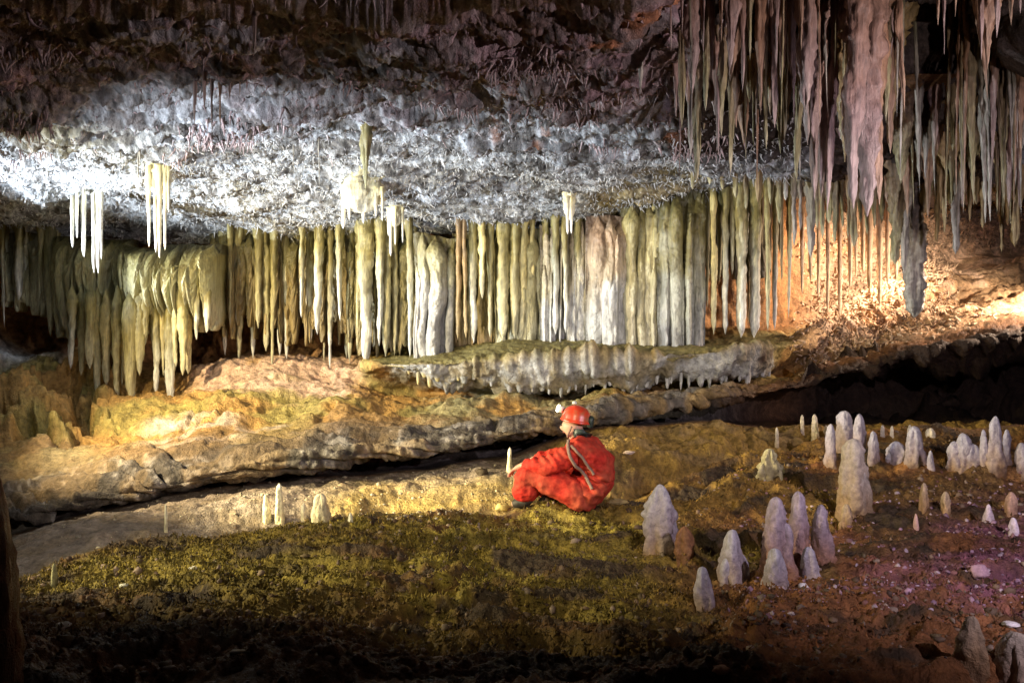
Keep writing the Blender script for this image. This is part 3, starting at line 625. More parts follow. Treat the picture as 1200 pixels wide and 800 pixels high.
# ------------------------------------------------------------------ stalagmites
def mite(p_, base, top, w, cs, label, group=None, bulb=1, lump=.2, Yoff=0, lean=0, extra=()):
    b = floor_at(p_, base); Yv = b.y+Yoff
    h = (base-top)/F*Yv; r = w/F*Yv*random.uniform(.42,.5)
    root = spike('stalagmite', Vector((b.x, Yv, b.z)), h, r, cs, mat=M_mite, grain=.13, down=False, bulb=bulb, lump=lump*.9, embed=.14, nseg=34, flare=random.uniform(.05,.28), lean=(lean,0), nrow=64, taper=.6, tipr=.3)
    for (dx, hh, ww) in extra:
        spike('side_knob', (dx/F*Yv*.75, random.uniform(-.06,.06), 0), hh/F*Yv, ww/F*Yv*.62, cs, mat=M_mite, grain=.13, down=False, bulb=1, lump=lump, embed=.1, nseg=22, parent=root, flare=.2, nrow=34)
    return tag(root, label, 'stalagmite', group)
SG = [(0,(.17,.08,.03)),(.2,(.26,.17,.11)),(.5,(.30,.24,.25)),(1,(.40,.38,.44))]
SP = [(0,(.18,.075,.03)),(.3,(.30,.15,.09)),(.6,(.29,.20,.21)),(1,(.38,.32,.38))]
SO = [(0,(.22,.10,.04)),(.5,(.36,.22,.11)),(1,(.50,.38,.26))]
SW = [(0,(.5,.42,.2)),(.4,(.75,.68,.42)),(1,(.85,.82,.66))]
g = 'grey stalagmites on the right of the floor'
mite(774,640,567,40,SG,'large smooth grey stalagmite standing alone between the person and the clusters',g,extra=[(14,38,22)])
mite(858,682,621,36,SG,'two-lobed grey stalagmite on the brown mound',g,extra=[(12,32,22),(-10,30,18)])
mite(829,708,666,26,SG,'small leaning grey stalagmite at the left foot of the brown mound',g,lean=-.15)
mite(909,676,587,34,SP,'tall lumpy stalagmite at the front of the mauve group',g,extra=[(12,60,20)])
mite(901,682,636,30,SG,'squat grey stalagmite leaning on the tall lumpy one',g,Yoff=-.12)
mite(936,662,580,30,SP,'tall rusty-footed stalagmite in the middle of the mauve group',g)
mite(962,658,594,30,SP,'blurred mauve stalagmite at the right of the mauve group',g)
mite(946,676,643,22,SG,'short white-topped stalagmite in front of the mauve group',g)
mite(1000,608,517,34,[(0,(.24,.13,.06)),(.35,(.30,.20,.12)),(1,(.46,.40,.36))],'tallest buff stalagmite rising before the pale cluster',g,extra=[(8,60,22)])
mite(991,617,592,20,SO,'short buff stalagmite at the foot of the tallest one',g)
mite(990,528,482,20,SG,'pointed pale stalagmite at the top of the pale cluster','pale cluster behind the tallest stalagmite')
mite(1008,532,487,18,SG,'twin pale stalagmite right of the pointed one','pale cluster behind the tallest stalagmite')
mite(973,545,500,16,SG,'thin pale stalagmite at the left edge of the pale cluster','pale cluster behind the tallest stalagmite')
mite(1023,545,508,16,SG,'low pale stalagmite at the right edge of the pale cluster','pale cluster behind the tallest stalagmite')
cr_ = [(0,(.4,.3,.18)),(1,(.78,.72,.6))]
for (p_,b_,t_,w_,lb) in [(940,508,486,7,'tiny bright stalagmite at the far floor edge, left one of a pair'),(953,510,486,11,'tiny bright cone at the far floor edge, right one of a pair'),(906,512,503,6,'very small white nub on the far floor edge'),(968,510,499,8,'small cream nub just right of the bright pair'),
  (1034,512,500,7,'small cream nub right of the pale cluster'),(1045,511,501,6,'second small cream nub right of the pale cluster'),(1066,510,499,8,'cream nub behind the wide grey lump'),(1091,508,502,14,'flat cream nub on the lit sandy rim')]:
    mite(p_,b_,t_,w_,cr_,lb,'little bright stalagmites on the far rim')
mite(1050,541,517,24,SG,'wide low grey lump beside the round grey stalagmite',g)
mite(1072,543,504,24,SG,'round grey stalagmite right of the wide grey lump',g)
mite(1090,552,531,11,SG,'little grey stalagmite below the round grey one',g)
mite(1128,545,509,26,SG,'bushy mauve-grey stalagmite clump near the right edge',g,extra=[(12,24,16),(-11,26,14)])
mite(1152,545,504,12,SG,'slim grey stalagmite left of the tall pointed one',g)
mite(1165,543,488,19,SG,'tall pointed grey stalagmite near the right edge',g)
mite(1180,544,505,13,SG,'slim grey stalagmite right of the tall pointed one',g)
mite(1196,548,520,18,SG,'squat grey stalagmite cut by the right edge',g)
mite(903,562,526,34,[(0,(.25,.18,.06)),(1,(.50,.44,.26))],'crumbly beige mound stalagmite left of the tallest one',g,lump=.5,extra=[(-12,20,14),(12,18,16)])
mite(1082,598,568,14,SO,'small brown stump stalagmite on the mauve floor',g)
mite(1108,600,578,13,SO,'dim brown stump right of the small brown one',g)
mite(1157,610,592,14,[(0,MAU),(1,(.75,.62,.66))],'small pinkish white nub on the mauve floor',g)
mite(1185,602,577,18,[(0,RUST),(1,(.6,.38,.28))],'orange-pink stump near the right edge',g)
mite(1187,626,609,14,[(0,MAU),(1,(.78,.66,.72))],'bright pink-white nub below the orange stump',g)
mite(1073,622,606,9,[(0,RUST),(1,(.7,.45,.4))],'tiny orange-pink nub left on the mauve floor',g)
mite(1140,782,728,40,SO,'furry orange-brown stalagmite in the lower right corner',g,lump=.3)
mite(1192,812,750,52,[(0,RUST),(1,(.52,.44,.34))],'wide buff stalagmite cut by the lower right corner',g,lump=.35,extra=[(20,50,30)])
mite(803,648,618,26,[(0,(.12,.05,.02)),(1,(.20,.09,.04))],'dark brown stump behind the large grey stalagmite',g)
gl = 'small lit stalagmites on the left of the floor'
mite(194,624,590,5,SW,'thin yellow candle-like stalagmite standing alone on the left',gl,bulb=0,lump=.08)
mite(328,613,566,13,SW,'tallest bright yellow-white stalagmite of the left group',gl,bulb=0)
mite(315,613,581,11,SW,'shorter knobbly stalagmite leaning left of the tallest bright one',gl,lean=-.1)
mite(356,610,589,8,SW,'small bright stalagmite between the tall one and the round one',gl)
mite(375,612,578,22,[(0,(.4,.34,.16)),(1,(.72,.64,.46))],'round blunt cream stalagmite at the right of the left group',gl)
mite(410,610,600,8,SW,'tiny cream nub right of the round blunt stalagmite',gl)
mite(597,552,524,10,SW,'bright yellow stalagmite standing behind the knees of the person',gl,bulb=0)
mite(64,688,660,9,[(0,OLD),(1,(.4,.38,.2))],'dim olive stub at the far left of the floor',gl)
# dark red-brown column at the left edge
b = W(-8, 690, 3.2)
tag(spike('stalagmite', Vector((b.x-.03, 3.2, -.05)), 1.15, .13, [(0,(.05,.02,.01)),(1,(.16,.05,.02))], down=False, bulb=1, lump=.12, nseg=24, flare=.9), 'dark red-brown stalagmite cut by the left edge, close to the camera', 'stalagmite')

# the 296 stalactites that show largest stay things of their own; the smallest ones, mostly behind them, are one mass
allst = [it for r in RUNS for it in r[0]]
def shown(o):
    me = o.data; n = len(me.vertices); co_ = np.zeros(n*3, dtype=np.float32); me.vertices.foreach_get('co', co_); co_ = co_.reshape(-1,3)+np.array(o.location)
    qy = np.clip(400-(co_[:,2]-CZ)*F/co_[:,1], 0, 800); wpx_ = (co_[:,0].max()-co_[:,0].min())*F/co_[:,1].mean()
    hidden = .35 if co_[:,1].mean() > 12 else 1
    return (qy.max()-qy.min())*wpx_*hidden
rank = sorted(allst, key=lambda it: -shown(it[0])); small = set(it[0].name for it in rank[296:])
Vs, Fs, Cs, off = [], [], [], 0
for it in rank[296:]:
    me = it[0].data; n = len(me.vertices); a = np.zeros(n*3, dtype=np.float32); me.vertices.foreach_get('co', a); Vs.append(a.reshape(-1,3)+np.array(it[0].location))
    li = np.zeros(len(me.loops), dtype=np.int32); me.loops.foreach_get('vertex_index', li); Fs.append(li.reshape(-1,4)+off); off += n
    c = np.zeros(n*4, dtype=np.float32); me.color_attributes['Col'].data.foreach_get('color', c); Cs.append(c.reshape(-1,4)[:,:3])
tag(mesh_np('small_stalactites', np.concatenate(Vs), np.concatenate(Fs), M_calc, np.concatenate(Cs)), 'crowd of the smallest stalactites between and behind the larger ones', 'stalactites', kind='stuff')
for r in RUNS: label_now([it for it in r[0] if it[0].name not in small], *r[1:])
for nme in small: D.objects.remove(D.objects[nme])

# ------------------------------------------------------------------ stuff: crusts, stones
def scatter_spikes(name, pts, nrm, lens, rads, colr, mat, curl=.6, nring=5):
    n = len(pts); k = 4
    ax = nrm/np.linalg.norm(nrm, axis=1, keepdims=True)
    t1 = np.cross(ax, rng.normal(size=(n,3))); t1 /= np.linalg.norm(t1, axis=1, keepdims=True); t2 = np.cross(ax, t1)
    V = []
    bend = rng.uniform(-curl, curl, (n,1)); bend2 = rng.uniform(-curl, curl, (n,1))
    for r in range(nring):
        t = r/(nring-1)
        c = pts+ax*(t*lens)[:,None]+t1*(bend*t*t)*lens[:,None]+t2*(bend2*t*(1-t*.5))*lens[:,None]
        rr = rads*(1-t*.85)
        for j in range(k):
            a = j*math.pi/2+t*1.0
            V.append(c+t1*(math.cos(a)*rr)[:,None]+t2*(math.sin(a)*rr)[:,None])
    V = np.stack(V, 1)    # n, nring*k, 3
    f = gridf(nring, k, True)
    Fc = (f[None]+(np.arange(n)*nring*k)[:,None,None]).reshape(-1,4)
    cl_ = np.repeat(colr[:,None,:], nring*k, 1)
    return mesh_np(name, V, Fc, mat, cl_, smooth=True)
def pick(Pm, mask, n):
    w = (mask).ravel().astype(float); w /= w.sum(); idx = rng.choice(len(w), n, p=w)
    return idx
area = CP2[...,1]**1.0
m = box(cpx, -40, 940, 10)*(.12+.88*sm(7.2,9.2,CP[...,1]))*(crid > crs[2]-30)*(crid < crs[8])*sm(-.45, .35, g2+.25)
idx = pick(CP2, m, 15000)
pp = CP2.reshape(-1,3)[idx]+rng.normal(size=(15000,3))*.02; nn = Nc.reshape(-1,3)[idx]+rng.normal(size=(15000,3))*.6
farw = sm(6.5, 9, pp[:,1])
cw = np.array([.42,.30,.31])*(1-farw[:,None])+np.array([.72,.73,.74])*farw[:,None]  # twigs near the camera coloured darker to follow the fading light
cw *= rng.uniform(.45,1.1,(15000,1))
o = scatter_spikes('mineral_crust', pp, nn, rng.uniform(.015,.045,15000)*rng.choice([1,1,1,1,2.2],15000), rng.uniform(.005,.013,15000), np.clip(cw,.02,.85), M_ceil, 1.0)
tag(o, 'countless white twisted mineral twigs crusting the ceiling', 'mineral crust', kind='stuff')
# hanging fringes along the broken ribs of the near ceiling
m = (crid > crs[2]-50)*(crid < crs[5]+20)*box(st, .5, .86, .04)*sm(.15,.5, vn(CP,1.6,501)+.1*vn(CP,6,502))*box(cpx,-20,1000,10)
idx = pick(CP2, m, 1000)
pp = CP2.reshape(-1,3)[idx]; nn = rng.normal(size=(1000,3))*.28+np.array([0,0,-1])
cw = np.array([.50,.38,.38])*rng.uniform(.5,1.1,(1000,1))*np.ones((1000,3))
o = scatter_spikes('drip_fringe', pp, nn, rng.uniform(.03,.13,1000), rng.uniform(.007,.016,1000), cw, M_calc, .35, 5)
tag(o, 'fringes of short mauve drips along the ribs of the near ceiling', 'drip fringe', kind='stuff')
# coral growth of the right alcove
m = cor*(1-sw)*box(px, 925, 1230, 8)*(rid < rs[21])*(py > 230)*(rid > rs[13]+6)
idx = pick(P2, m, 7000)
pp = P2.reshape(-1,3)[idx]; nn = -Nn.reshape(-1,3)[idx]*0+rng.normal(size=(7000,3))*.7+np.array([-.2,-1,.1])
cw = np.array([.66,.48,.32])*rng.uniform(.5,1.15,(7000,1))
o = scatter_spikes('cave_coral', pp, nn, rng.uniform(.04,.12,7000), rng.uniform(.012,.03,7000), np.clip(cw,.02,.9), M_ceil, .5, 4)
tag(o, 'knobbly cream cave coral covering the lit alcove wall', 'cave coral', kind='stuff')
# stones on the floor
def stones(name, mask, n, smin, smax, base, label):
    idx = pick(P2, mask, n); pp = P2.reshape(-1,3)[idx]
    ico = [(0,0,1),(.89,0,.45),(.28,.85,.45),(-.72,.53,.45),(-.72,-.53,.45),(.28,-.85,.45),(.72,.53,-.45),(-.28,.85,-.45),(-.89,0,-.45),(-.28,-.85,-.45),(.72,-.53,-.45),(0,0,-1)]
    fi = np.array([(0,1,2),(0,2,3),(0,3,4),(0,4,5),(0,5,1),(1,6,2),(2,7,3),(3,8,4),(4,9,5),(5,10,1),(6,7,2),(7,8,3),(8,9,4),(9,10,5),(10,6,1),(11,7,6),(11,8,7),(11,9,8),(11,10,9),(11,6,10)])
    ico = np.array(ico)
    s = smin+(smax-smin)*rng.uniform(0,1,n)**3
    V = ico[None]*(1+rng.uniform(-.35,.35,(n,12,1)))*s[:,None,None]*rng.uniform(.5,1.4,(n,1,3))*np.array([1.1,1,.9])
    V = V+pp[:,None,:]
    Fc = (fi[None]+(np.arange(n)*12)[:,None,None]).reshape(-1,3)
    bi = rng.integers(0, len(base), n); c = np.array(base)[bi]*rng.uniform(.6,1.15,(n,1))
    o = mesh_np(name, V, Fc, M_stone, np.repeat(c[:,None,:],12,1), smooth=False)
    tag(o, label, 'rubble', kind='stuff')
m = fl*(P2[...,1] > 3.6)*box(px,-20,1220,5)*sm(-.2,.5,f2+.3)
stones('gravel', m, 3800, .005, .028, [(.20,.13,.08),(.14,.10,.05),(.30,.22,.16),(.10,.06,.04)], 'loose mud crumbs and gravel over the cave floor')
m = fl*box(px,880,1220,40)*box(py,560,730,30)*sm(-.2,.4,f2+.2)
stones('rubble', m, 1700, .005, .022, [(.36,.22,.28),(.28,.15,.16),(.52,.40,.44),(.24,.11,.09)], 'pinkish broken mineral rubble on the right of the floor')
m = slope*box(px,60,600,15)+box(py,555,612,8)*box(px,200,560,20)*sm(rs[5],rs[6],rid)*(rid<rs[8])*2
stones('rubble', m, 800, .004, .018, [(.50,.42,.28),(.34,.30,.24),(.62,.55,.38)], 'pale crumbs over the grey trough behind the mossy bank')

m = fl*(P2[...,1] > 4.2)*box(px,-20,1220,5)*(1-sm(rs[6]+2,rs[6]+8,rid))*(.15+moss)
idx = pick(P2, m, 24000)
pp = P2.reshape(-1,3)[idx]+rng.normal(size=(24000,3))*np.array([.02,.02,.003]); nn = rng.normal(size=(24000,3))*.6+np.array([0,0,1])
cw = np.clip(col.reshape(-1,3)[idx]*rng.uniform(.55,1.5,(24000,1)),.01,.6)
o = scatter_spikes('moss', pp, nn, rng.uniform(.012,.034,24000), rng.uniform(.004,.010,24000), cw, M_floor, .9, 4)
tag(o, 'low mossy crumbs covering the muddy floor', 'moss', kind='stuff')
# ------------------------------------------------------------------ lone pale stones one can point at
def rock(p_, py_, w, h, colr, label, name='stone', jag=.35):
    b = floor_at(p_, py_); Y = b.y; nr, nc = 12, 18
    t = np.linspace(0, math.pi, nr)[:,None]+np.zeros((1,nc)); a = np.linspace(0, 2*math.pi, nc, endpoint=False)[None,:]+0*t
    V = np.stack([np.sin(t)*np.cos(a), np.sin(t)*np.sin(a), np.cos(t)], -1)
    V = V*(1+jag*vn(V+p_, 1.7, int(p_))+.12*vn(V+p_, 5, 3))[...,None]
    V = V*np.array([w/F*Y*.5, w/F*Y*.4, h/F*Y*.5])
    c = np.zeros(V.shape)+np.array(colr)
    tag(mesh_np(name, V, gridf(nr, nc, True)[:, ::-1], M_stone, c*(1+.2*vn(V,9,4))[...,None], loc=(b.x, b.y, b.z+h/F*Y*.15)), label, 'stone')
rock(588,598,16,9,(.6,.5,.2),"small yellow stone at the person's feet")
rock(722,589,24,6,(.4,.3,.12),'flat ochre stone behind the back of the person')
rock(942,689,12,6,(.75,.72,.7),'small white stone below the mauve stalagmite group')
rock(928,720,9,5,(.5,.42,.4),'tiny greyish stone on the brown mound front')
rock(1185,733,18,6,(.7,.65,.62),'flat white stone near the lower right corner')
rock(845,786,22,9,(.5,.28,.16),'rusty flat stone at the bottom of the picture')
rock(146,687,12,5,(.6,.6,.52),'small white chip on the dark moss at the left')
rock(226,666,9,4,(.7,.68,.6),'tiny white chip below the candle-like stalagmite')
rock(75,733,16,6,(.4,.35,.28),'dim white flake at the dark left foreground')
rock(566,556,14,12,(.05,.035,.02),'dark lump of rock on the lit sand left of the person')
rock(735,532,13,5,(.6,.48,.4),'pale twig-like stone right of the person')
rock(1146,676,22,18,(.42,.26,.30),'mauve lump of rubble on the right floor')

# ------------------------------------------------------------------ person
M_suit = plain_mat('red_fabric', (.50,.028,.018), .75, .2, .7, 26, var=.35)
def add_mud(m, colr, scale, lo, hi):
    nt = m.node_tree; N = nt.nodes; L = nt.links; b = N['Principled BSDF']; src = b.inputs['Base Color'].links[0].from_socket
    n = N.new('ShaderNodeTexNoise'); n.inputs['Scale'].default_value = scale; n.inputs['Detail'].default_value = 7; n.inputs['Roughness'].default_value = .7
    tc = N.new('ShaderNodeTexCoord'); L.new(tc.outputs['Object'], n.inputs['Vector'])
    r = N.new('ShaderNodeMapRange'); r.inputs['From Min'].default_value = lo; r.inputs['From Max'].default_value = hi; L.new(n.outputs['Fac'], r.inputs['Value'])
    mx = N.new('ShaderNodeMix'); mx.data_type = 'RGBA'; mx.inputs[7].default_value = (*colr, 1); L.new(r.outputs['Result'], mx.inputs[0]); L.new(src, mx.inputs[6]); L.new(mx.outputs[2], b.inputs['Base Color'])
add_mud(M_suit, (.34,.14,.07), 3.2, .42, .85)
M_skin = plain_mat('skin', (.52,.30,.22), .5, .35, 0, 20, var=.08)
M_helm = plain_mat('red_helmet', (.62,.05,.02), .3, .5, 0, 20, var=.15)
add_mud(M_helm, (.35,.16,.08), 12, .5, .7)
M_strap = plain_mat('grey_webbing', (.26,.17,.14), .8, .2, .3, 120)
M_boot = plain_mat('muddy_rubber', (.035,.03,.025), .6, .3, .4, 25, var=.5)
M_glove = plain_mat('muddy_glove', (.22,.16,.12), .8, .2, .3, 40)
M_lamp = plain_mat('lamp_plastic', (.75,.75,.68), .3, .5)
M_dark = plain_mat('dark_plastic', (.03,.045,.04), .4, .4)
def skin_obj(name, verts, edges, radii, mat, parent, sub=2, root=0, wr=0):
    me = D.meshes.new(name); me.from_pydata(verts, edges, []); o = D.objects.new(name, me); C.objects.link(o)
    md = o.modifiers.new('s', 'SKIN'); md.use_smooth_shade = True
    for i, sv in enumerate(me.skin_vertices[0].data):
        r = radii[i]; sv.radius = (r, r) if not isinstance(r, tuple) else r; sv.use_root = (i == root)
    sb = o.modifiers.new('u', 'SUBSURF'); sb.levels = sub; sb.render_levels = sub
    bpy.context.view_layer.update()
    ev = o.evaluated_get(bpy.context.evaluated_depsgraph_get())
    nm = D.meshes.new_from_object(ev); D.objects.remove(o)
    co = np.zeros(len(nm.vertices)*3, dtype=np.float32); nm.vertices.foreach_get('co', co); co = co.reshape(-1,3)
    if wr:
        no = np.array([v.normal for v in nm.vertices])
        wv = ridg(co*np.array([1,1,1.5]), 6.5, 3, 601)*wr+vn(co, 19, 603)*wr*.35
        fo = np.sin((co[:,0]*.75+co[:,2]*1.0)*75+4*vn(co, 5, 605)+co[:,1]*20); wv = wv+np.sign(fo)*np.abs(fo)**.6*wr*.5*np.clip(vn(co, 4, 606)+.45, 0, 1)
        co = co+no*wv[:,None]; nm.vertices.foreach_set('co', co.astype(np.float32).ravel())
    nm.materials.clear(); nm.materials.append(mat)
    nm.polygons.foreach_set('use_smooth', np.ones(len(nm.polygons), dtype=bool)); nm.update()
    o = D.objects.new(name, nm); C.objects.link(o); o.parent = parent
    return o
pb = floor_at(672, 597)
person = empty('person', (W(680,598,pb.y).x, pb.y+.12, W(680,598,pb.y).z))
person.rotation_euler = (0,0,math.radians(-24)); person.scale = (1.0,1.0,.98)
tag(person, 'person in muddy red overalls and red helmet sitting with knees drawn up', 'person')
J = {'pel':(.10,0,.13),'sp1':(.165,0,.26),'sp2':(.155,0,.38),'ch':(.085,0,.48),'nk':(-.005,0,.555),'hd0':(-.035,0,.62),'hd1':(-.055,0,.695),'hd2':(-.04,0,.76),
 'nose':(-.172,-.005,.675),
 'shL':(.045,-.17,.49),'elL':(-.20,-.25,.37),'wrL':(-.44,-.17,.36),
 'shR':(.045,.17,.49),'elR':(-.20,.23,.40),'wrR':(-.45,.12,.38),
 'hpL':(.06,-.11,.12),'knL':(-.40,-.19,.31),'anL':(-.40,-.17,.06),
 'hpR':(.06,.11,.12),'knR':(-.42,.12,.35),'anR':(-.22,.02,.08),
 'ftL':(-.54,-.18,.02),'ftR':(-.30,-.12,.03)}
def sk(keys, edges, rad, name, mat, wr=0, extra=None, sub=2):
    vs = [J[k] for k in keys]; ix = {k:i for i,k in enumerate(keys)}
    return skin_obj(name, vs, [(ix[a],ix[b]) for a,b in edges], [rad[k] for k in keys], mat, person, sub=sub, root=0, wr=wr)
keys = ['pel','sp1','sp2','ch','nk','hd0','hd1','hd2','nose','shL','elL','wrL','shR','elR','wrR','hpL','knL','anL','hpR','knR','anR','ftL','ftR']
# hands: palms and fingers grown out of the wrists
for s_, wr_, sg in (('L','wrL',-1),('R','wrR',1)):
    w0 = Vector(J[wr_]); dirf = Vector((-.8,-.05*sg,-.45)).normalized(); acr = Vector((.0,1,.0))
    J['pm'+s_] = tuple(w0+dirf*.06); keys.append('pm'+s_)
    for q in range(4):
        off = (q-1.5)*.021; ln = [.034,.040,.037,.028][q]
        p1 = w0+dirf*.10+acr*off; p2 = p1+dirf*ln+Vector((0,0,-.012)); p3 = p2+dirf*ln*.6+Vector((.012,0,-.022))
        for nme, v in (('a',p1),('b',p2),('c',p3)): J[f'f{s_}{q}{nme}'] = tuple(v); keys.append(f'f{s_}{q}{nme}')
    t1 = w0+dirf*.045+acr*(.035*-sg); t2 = t1+dirf*.03+acr*(.018*-sg); t3 = t2+dirf*.022
    for nme, v in (('a',t1),('b',t2),('c',t3)): J[f't{s_}{nme}'] = tuple(v); keys.append(f't{s_}{nme}')
ed = [('pel','sp1'),('sp1','sp2'),('sp2','ch'),('ch','nk'),('nk','hd0'),('hd0','hd1'),('hd1','hd2'),('hd1','nose'),('ch','shL'),('shL','elL'),('elL','wrL'),('ch','shR'),('shR','elR'),('elR','wrR'),('pel','hpL'),('hpL','knL'),('knL','anL'),('pel','hpR'),('hpR','knR'),('knR','anR'),('anL','ftL'),('anR','ftR')]
for s_ in 'LR':
    ed.append(('wr'+s_,'pm'+s_))
    for q in range(4): ed += [('pm'+s_,f'f{s_}{q}a'),(f'f{s_}{q}a',f'f{s_}{q}b'),(f'f{s_}{q}b',f'f{s_}{q}c')]
    ed += [('pm'+s_,f't{s_}a'),(f't{s_}a',f't{s_}b'),(f't{s_}b',f't{s_}c')]
rad = {k:.009 for k in keys}
rad.update(pel=.12,sp1=.115,sp2=.12,ch=.12,nk=.055,hd0=.066,hd1=.098,hd2=.085,nose=.012,shL=.055,elL=.04,wrL=.028,shR=.055,elR=.04,wrR=.028,hpL=.08,knL=.055,anL=.04,hpR=.08,knR=.055,anR=.04,ftL=.03,ftR=.03,pmL=.03,pmR=.03)
sk(keys, ed, rad, 'body', M_skin)
ks = ['pel','sp1','sp2','ch','nk','shL','elL','wrL','shR','elR','wrR','hpL','knL','anL','hpR','knR','anR']
es = [e for e in ed if e[0] in ks and e[1] in ks]
rs2 = dict(pel=.165,sp1=.155,sp2=.16,ch=.155,nk=.078,shL=.10,elL=.078,wrL=.055,shR=.10,elR=.078,wrR=.055,hpL=.14,knL=.125,anL=.115,hpR=.13,knR=.11,anR=.11)
sk(ks, es, rs2, 'overalls', M_suit, wr=.020, sub=4)
for s_ in 'LR':
    a, f_ = Vector(J['an'+s_]), Vector(J['ft'+s_])
    skin_obj('boot', [tuple(a+Vector((0,0,.06))), tuple(a+Vector((.01,0,-.0))), tuple(a+Vector((-.06,0,-.02))), tuple(f_+Vector((0,0,.0)))], [(0,1),(1,2),(2,3)], [.062,.062,.052,.042], M_boot, person, wr=.004)
# helmet: dome with a brim, lamp on the front (towards the left of the picture)
def lathe(name, prof, n, mat, parent, loc=(0,0,0), rot=(0,0,0), sc=(1,1,1)):
    V = []; 
    for (r, z) in prof:
        for j in range(n):
            a = 2*math.pi*j/n; V.append((r*math.cos(a)*sc[0], r*math.sin(a)*sc[1], z*sc[2]))
    o = mesh_np(name, V, gridf(len(prof), n, True), mat, parent=parent); o.location = loc; o.rotation_euler = rot
    return o
hc = (-.025,0,.765)
prof = [(.132,-.035),(.136,-.03),(.128,-.02),(.122,.0),(.118,.03),(.105,.065),(.083,.093),(.05,.112),(.02,.119),(.001,.12),(.001,.112),(.05,.10),(.1,.06),(.113,.0),(.12,-.032),(.132,-.036)]
helm = lathe('helmet', prof, 28, M_helm, person, hc, (0,.16,0), (1.0,.88,.9))
lp = lathe('helmet_lamp', [(.001,0),(.026,0),(.03,.006),(.03,.035),(.022,.045),(.001,.045)], 16, M_lamp, helm, (-.125,0,.045), (0,-math.pi/2+.1,0))
M_glow = plain_mat('lit_lens', (.9,.88,.75), .3, .5); M_glow.node_tree.nodes['Principled BSDF'].inputs['Emission Color'].default_value = (1,.95,.75,1); M_glow.node_tree.nodes['Principled BSDF'].inputs['Emission Strength'].default_value = 14
lathe('lens', [(.001,0),(.032,0),(.032,.008),(.001,.012)], 16, M_glow, lp, (0,0,.044))
lathe('battery_pack', [(.001,-.02),(.03,-.02),(.036,-.01),(.036,.015),(.028,.024),(.001,.024)], 12, M_dark, helm, (.128,0,-.01), (0,math.pi/2,0), (1.5,.8,1))
lathe('crest_clip', [(.001,0),(.02,0),(.022,.01),(.012,.022),(.001,.024)], 10, M_lamp, helm, (-.03,-.02,.118), (0,0,0))
skin_obj('hair', [(.02,0,.67),(.035,-.02,.62),(.02,-.05,.64)], [(0,1),(0,2)], [.07,.055,.045], M_dark, person)
# face details
for sgn in (-1, 1):
    lathe('eye', [(.001,-.008),(.008,-.005),(.011,0),(.008,.005),(.001,.008)], 10, M_dark, person, (-.145,.032*sgn,.70), (0,0,0))
lathe('mouth', [(.001,-.004),(.018,-.002),(.02,0),(.018,.003),(.001,.004)], 12, plain_mat('lips',(.4,.14,.12),.5), person, (-.135,0,.638), (0,0,0), (.5,1.1,1))
# chin strap and shoulder strap
def ribbon(name, pts, w, mat, parent, nrm):
    V = []; pts = [Vector(p) for p in pts]
    for i, p_ in enumerate(pts):
        t = (pts[min(i+1,len(pts)-1)]-pts[max(i-1,0)]).normalized(); n = Vector(nrm); s_ = t.cross(n).normalized()*w*.5; n2 = s_.cross(t).normalized()*.006
        V += [tuple(p_-s_-n2), tuple(p_+s_-n2), tuple(p_+s_+n2), tuple(p_-s_+n2)]
    return mesh_np(name, V, gridf(len(pts), 4, True), mat, parent=parent, smooth=False)
ov = [c for c in person.children if c.name.startswith('overalls')][0]
vs = np.array([v.co for v in ov.data.vertices])
def on_suit(x, z, lift=.008):
    d2 = (vs[:,0]-x)**2+(vs[:,2]-z)**2; near_ = np.where(d2 < .025**2)[0]
    if len(near_) == 0: near_ = np.argsort(d2)[:4]
    return (x, float(vs[near_,1].min())-lift, z)
pts = [on_suit(-.02+.20*t-.02*math.sin(3.1*t), .60-.40*t) for t in np.linspace(0, 1, 16)]
ribbon('shoulder_strap', pts, .024, M_strap, person, (0,-1,0))
pts = [on_suit(.02+.17*t, .56-.10*t-.14*t*t) for t in np.linspace(0, 1, 12)]
ribbon('shoulder_strap', pts, .02, M_strap, person, (0,-1,0))
ribbon('chin_strap', [(-.03,-.10,.70),(-.05,-.095,.66),(-.075,-.07,.62),(-.09,-.03,.60),(-.092,0,.598)], .014, M_strap, person, (0,-1,0))

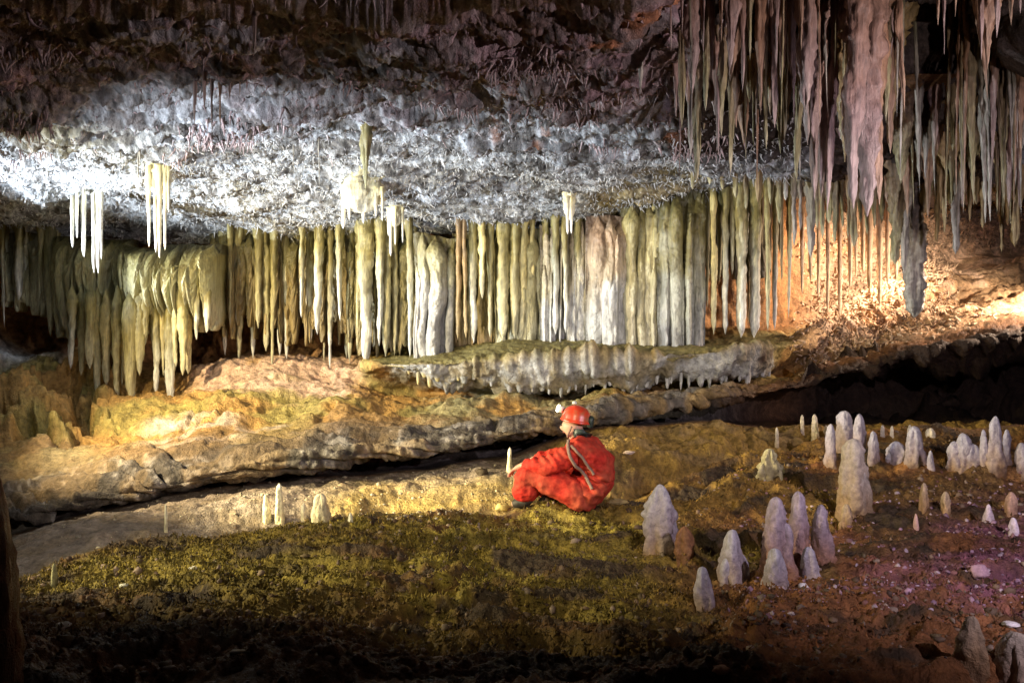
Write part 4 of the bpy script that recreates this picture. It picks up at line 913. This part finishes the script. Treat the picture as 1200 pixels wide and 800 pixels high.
# ------------------------------------------------------------------ lights
w = D.worlds.new('World'); S.world = w; w.use_nodes = True
w.node_tree.nodes['Background'].inputs[0].default_value = (.02,.02,.028,1); w.node_tree.nodes['Background'].inputs[1].default_value = .12
def spot(name, loc, target, energy, color, size=60, blend=.6, soft=0.03):
    l = D.lights.new(name, 'SPOT'); l.energy = energy; l.color = color; l.spot_size = math.radians(size); l.spot_blend = blend; l.shadow_soft_size = soft
    o = D.objects.new(name, l); C.objects.link(o); o.location = loc
    o.rotation_euler = (Vector(target)-Vector(loc)).to_track_quat('-Z', 'Y').to_euler(); return o
spot('ceiling_lamp', (-7.2,8.8,1.8), (-2.0,9.6,3.4), 3300, (.86,.93,1), 70, .8)
spot('ceiling_lamp_front', (-4.6,5.2,1.0), (-.9,9.3,3.5), 1600, (.86,.92,1), 52, 1.0)
spot('curtain_lamp', (-5.2,5.8,2.2), (-1.0,11.5,2.2), 640, (1,.90,.58), 66, .8)
spot('curtain_lamp_right', (3.0,3.0,.9), (1.0,11.4,2.1), 700, (1,.90,.72), 30, .8)
spot('slope_lamp', (-5.6,7.2,2.6), (-2.0,10.0,.7), 1900, (1,.80,.46), 80, .7)
spot('sand_lamp', (-5.2,6.9,1.2), (-.3,7.8,.2), 2300, (1,.86,.5), 30, .8)
spot('trough_fill', (-3.2,2.4,2.2), (-2.6,8.4,.3), 230, (1,.9,.72), 56, .9)  # unseen spot added to brighten the grey trough
spot('alcove_lamp', (7.4,11.8,2.3), (4.8,13.6,1.3), 240, (1,.78,.58), 150, .6)
spot('alcove_fill', (5.4,12.9,3.0), (5.0,14.5,1.0), 360, (1,.76,.57), 165, .5)  # second unseen spot, added to spread light over the alcove wall
spot('alcove_rim_fill', (7.3,11.0,2.6), (4.2,12.2,1.0), 680, (1,.74,.54), 100, .8)  # unseen extra spot put in to light the slope below the alcove
spot('flash_right', (3.4,1.4,2.5), (3.4,7.0,.5), 800, (.93,.80,1), 82, 1.0)
spot('forest_flash', (4.8,2.2,1.0), (3.2,7.4,2.8), 480, (1,.88,.86), 58, .9)
spot('floor_lamp', (-6.0,4.6,1.9), (.2,6.6,.1), 1650, (1,.86,.52), 46, .9)
spot('floor_fill_lamp', (-1.8,2.0,2.9), (1.0,8.0,.1), 430, (1,.9,.6), 52, 1.0)
spot('top_flash', (4.6,2.6,2.3), (-.6,6.4,3.5), 600, (1,.84,.86), 80, .9)

# ------------------------------------------------------------------ camera
cam = D.cameras.new('camera'); co = D.objects.new('camera', cam); C.objects.link(co)
co.location = (0,0,CZ); co.rotation_euler = (math.radians(90),0,0); cam.sensor_width = 36; cam.lens = 36*F/1200; cam.clip_end = 200; cam.clip_start = .05
S.camera = co
S.view_settings.view_transform = 'Standard'; S.view_settings.look = 'None'; S.view_settings.exposure = 0
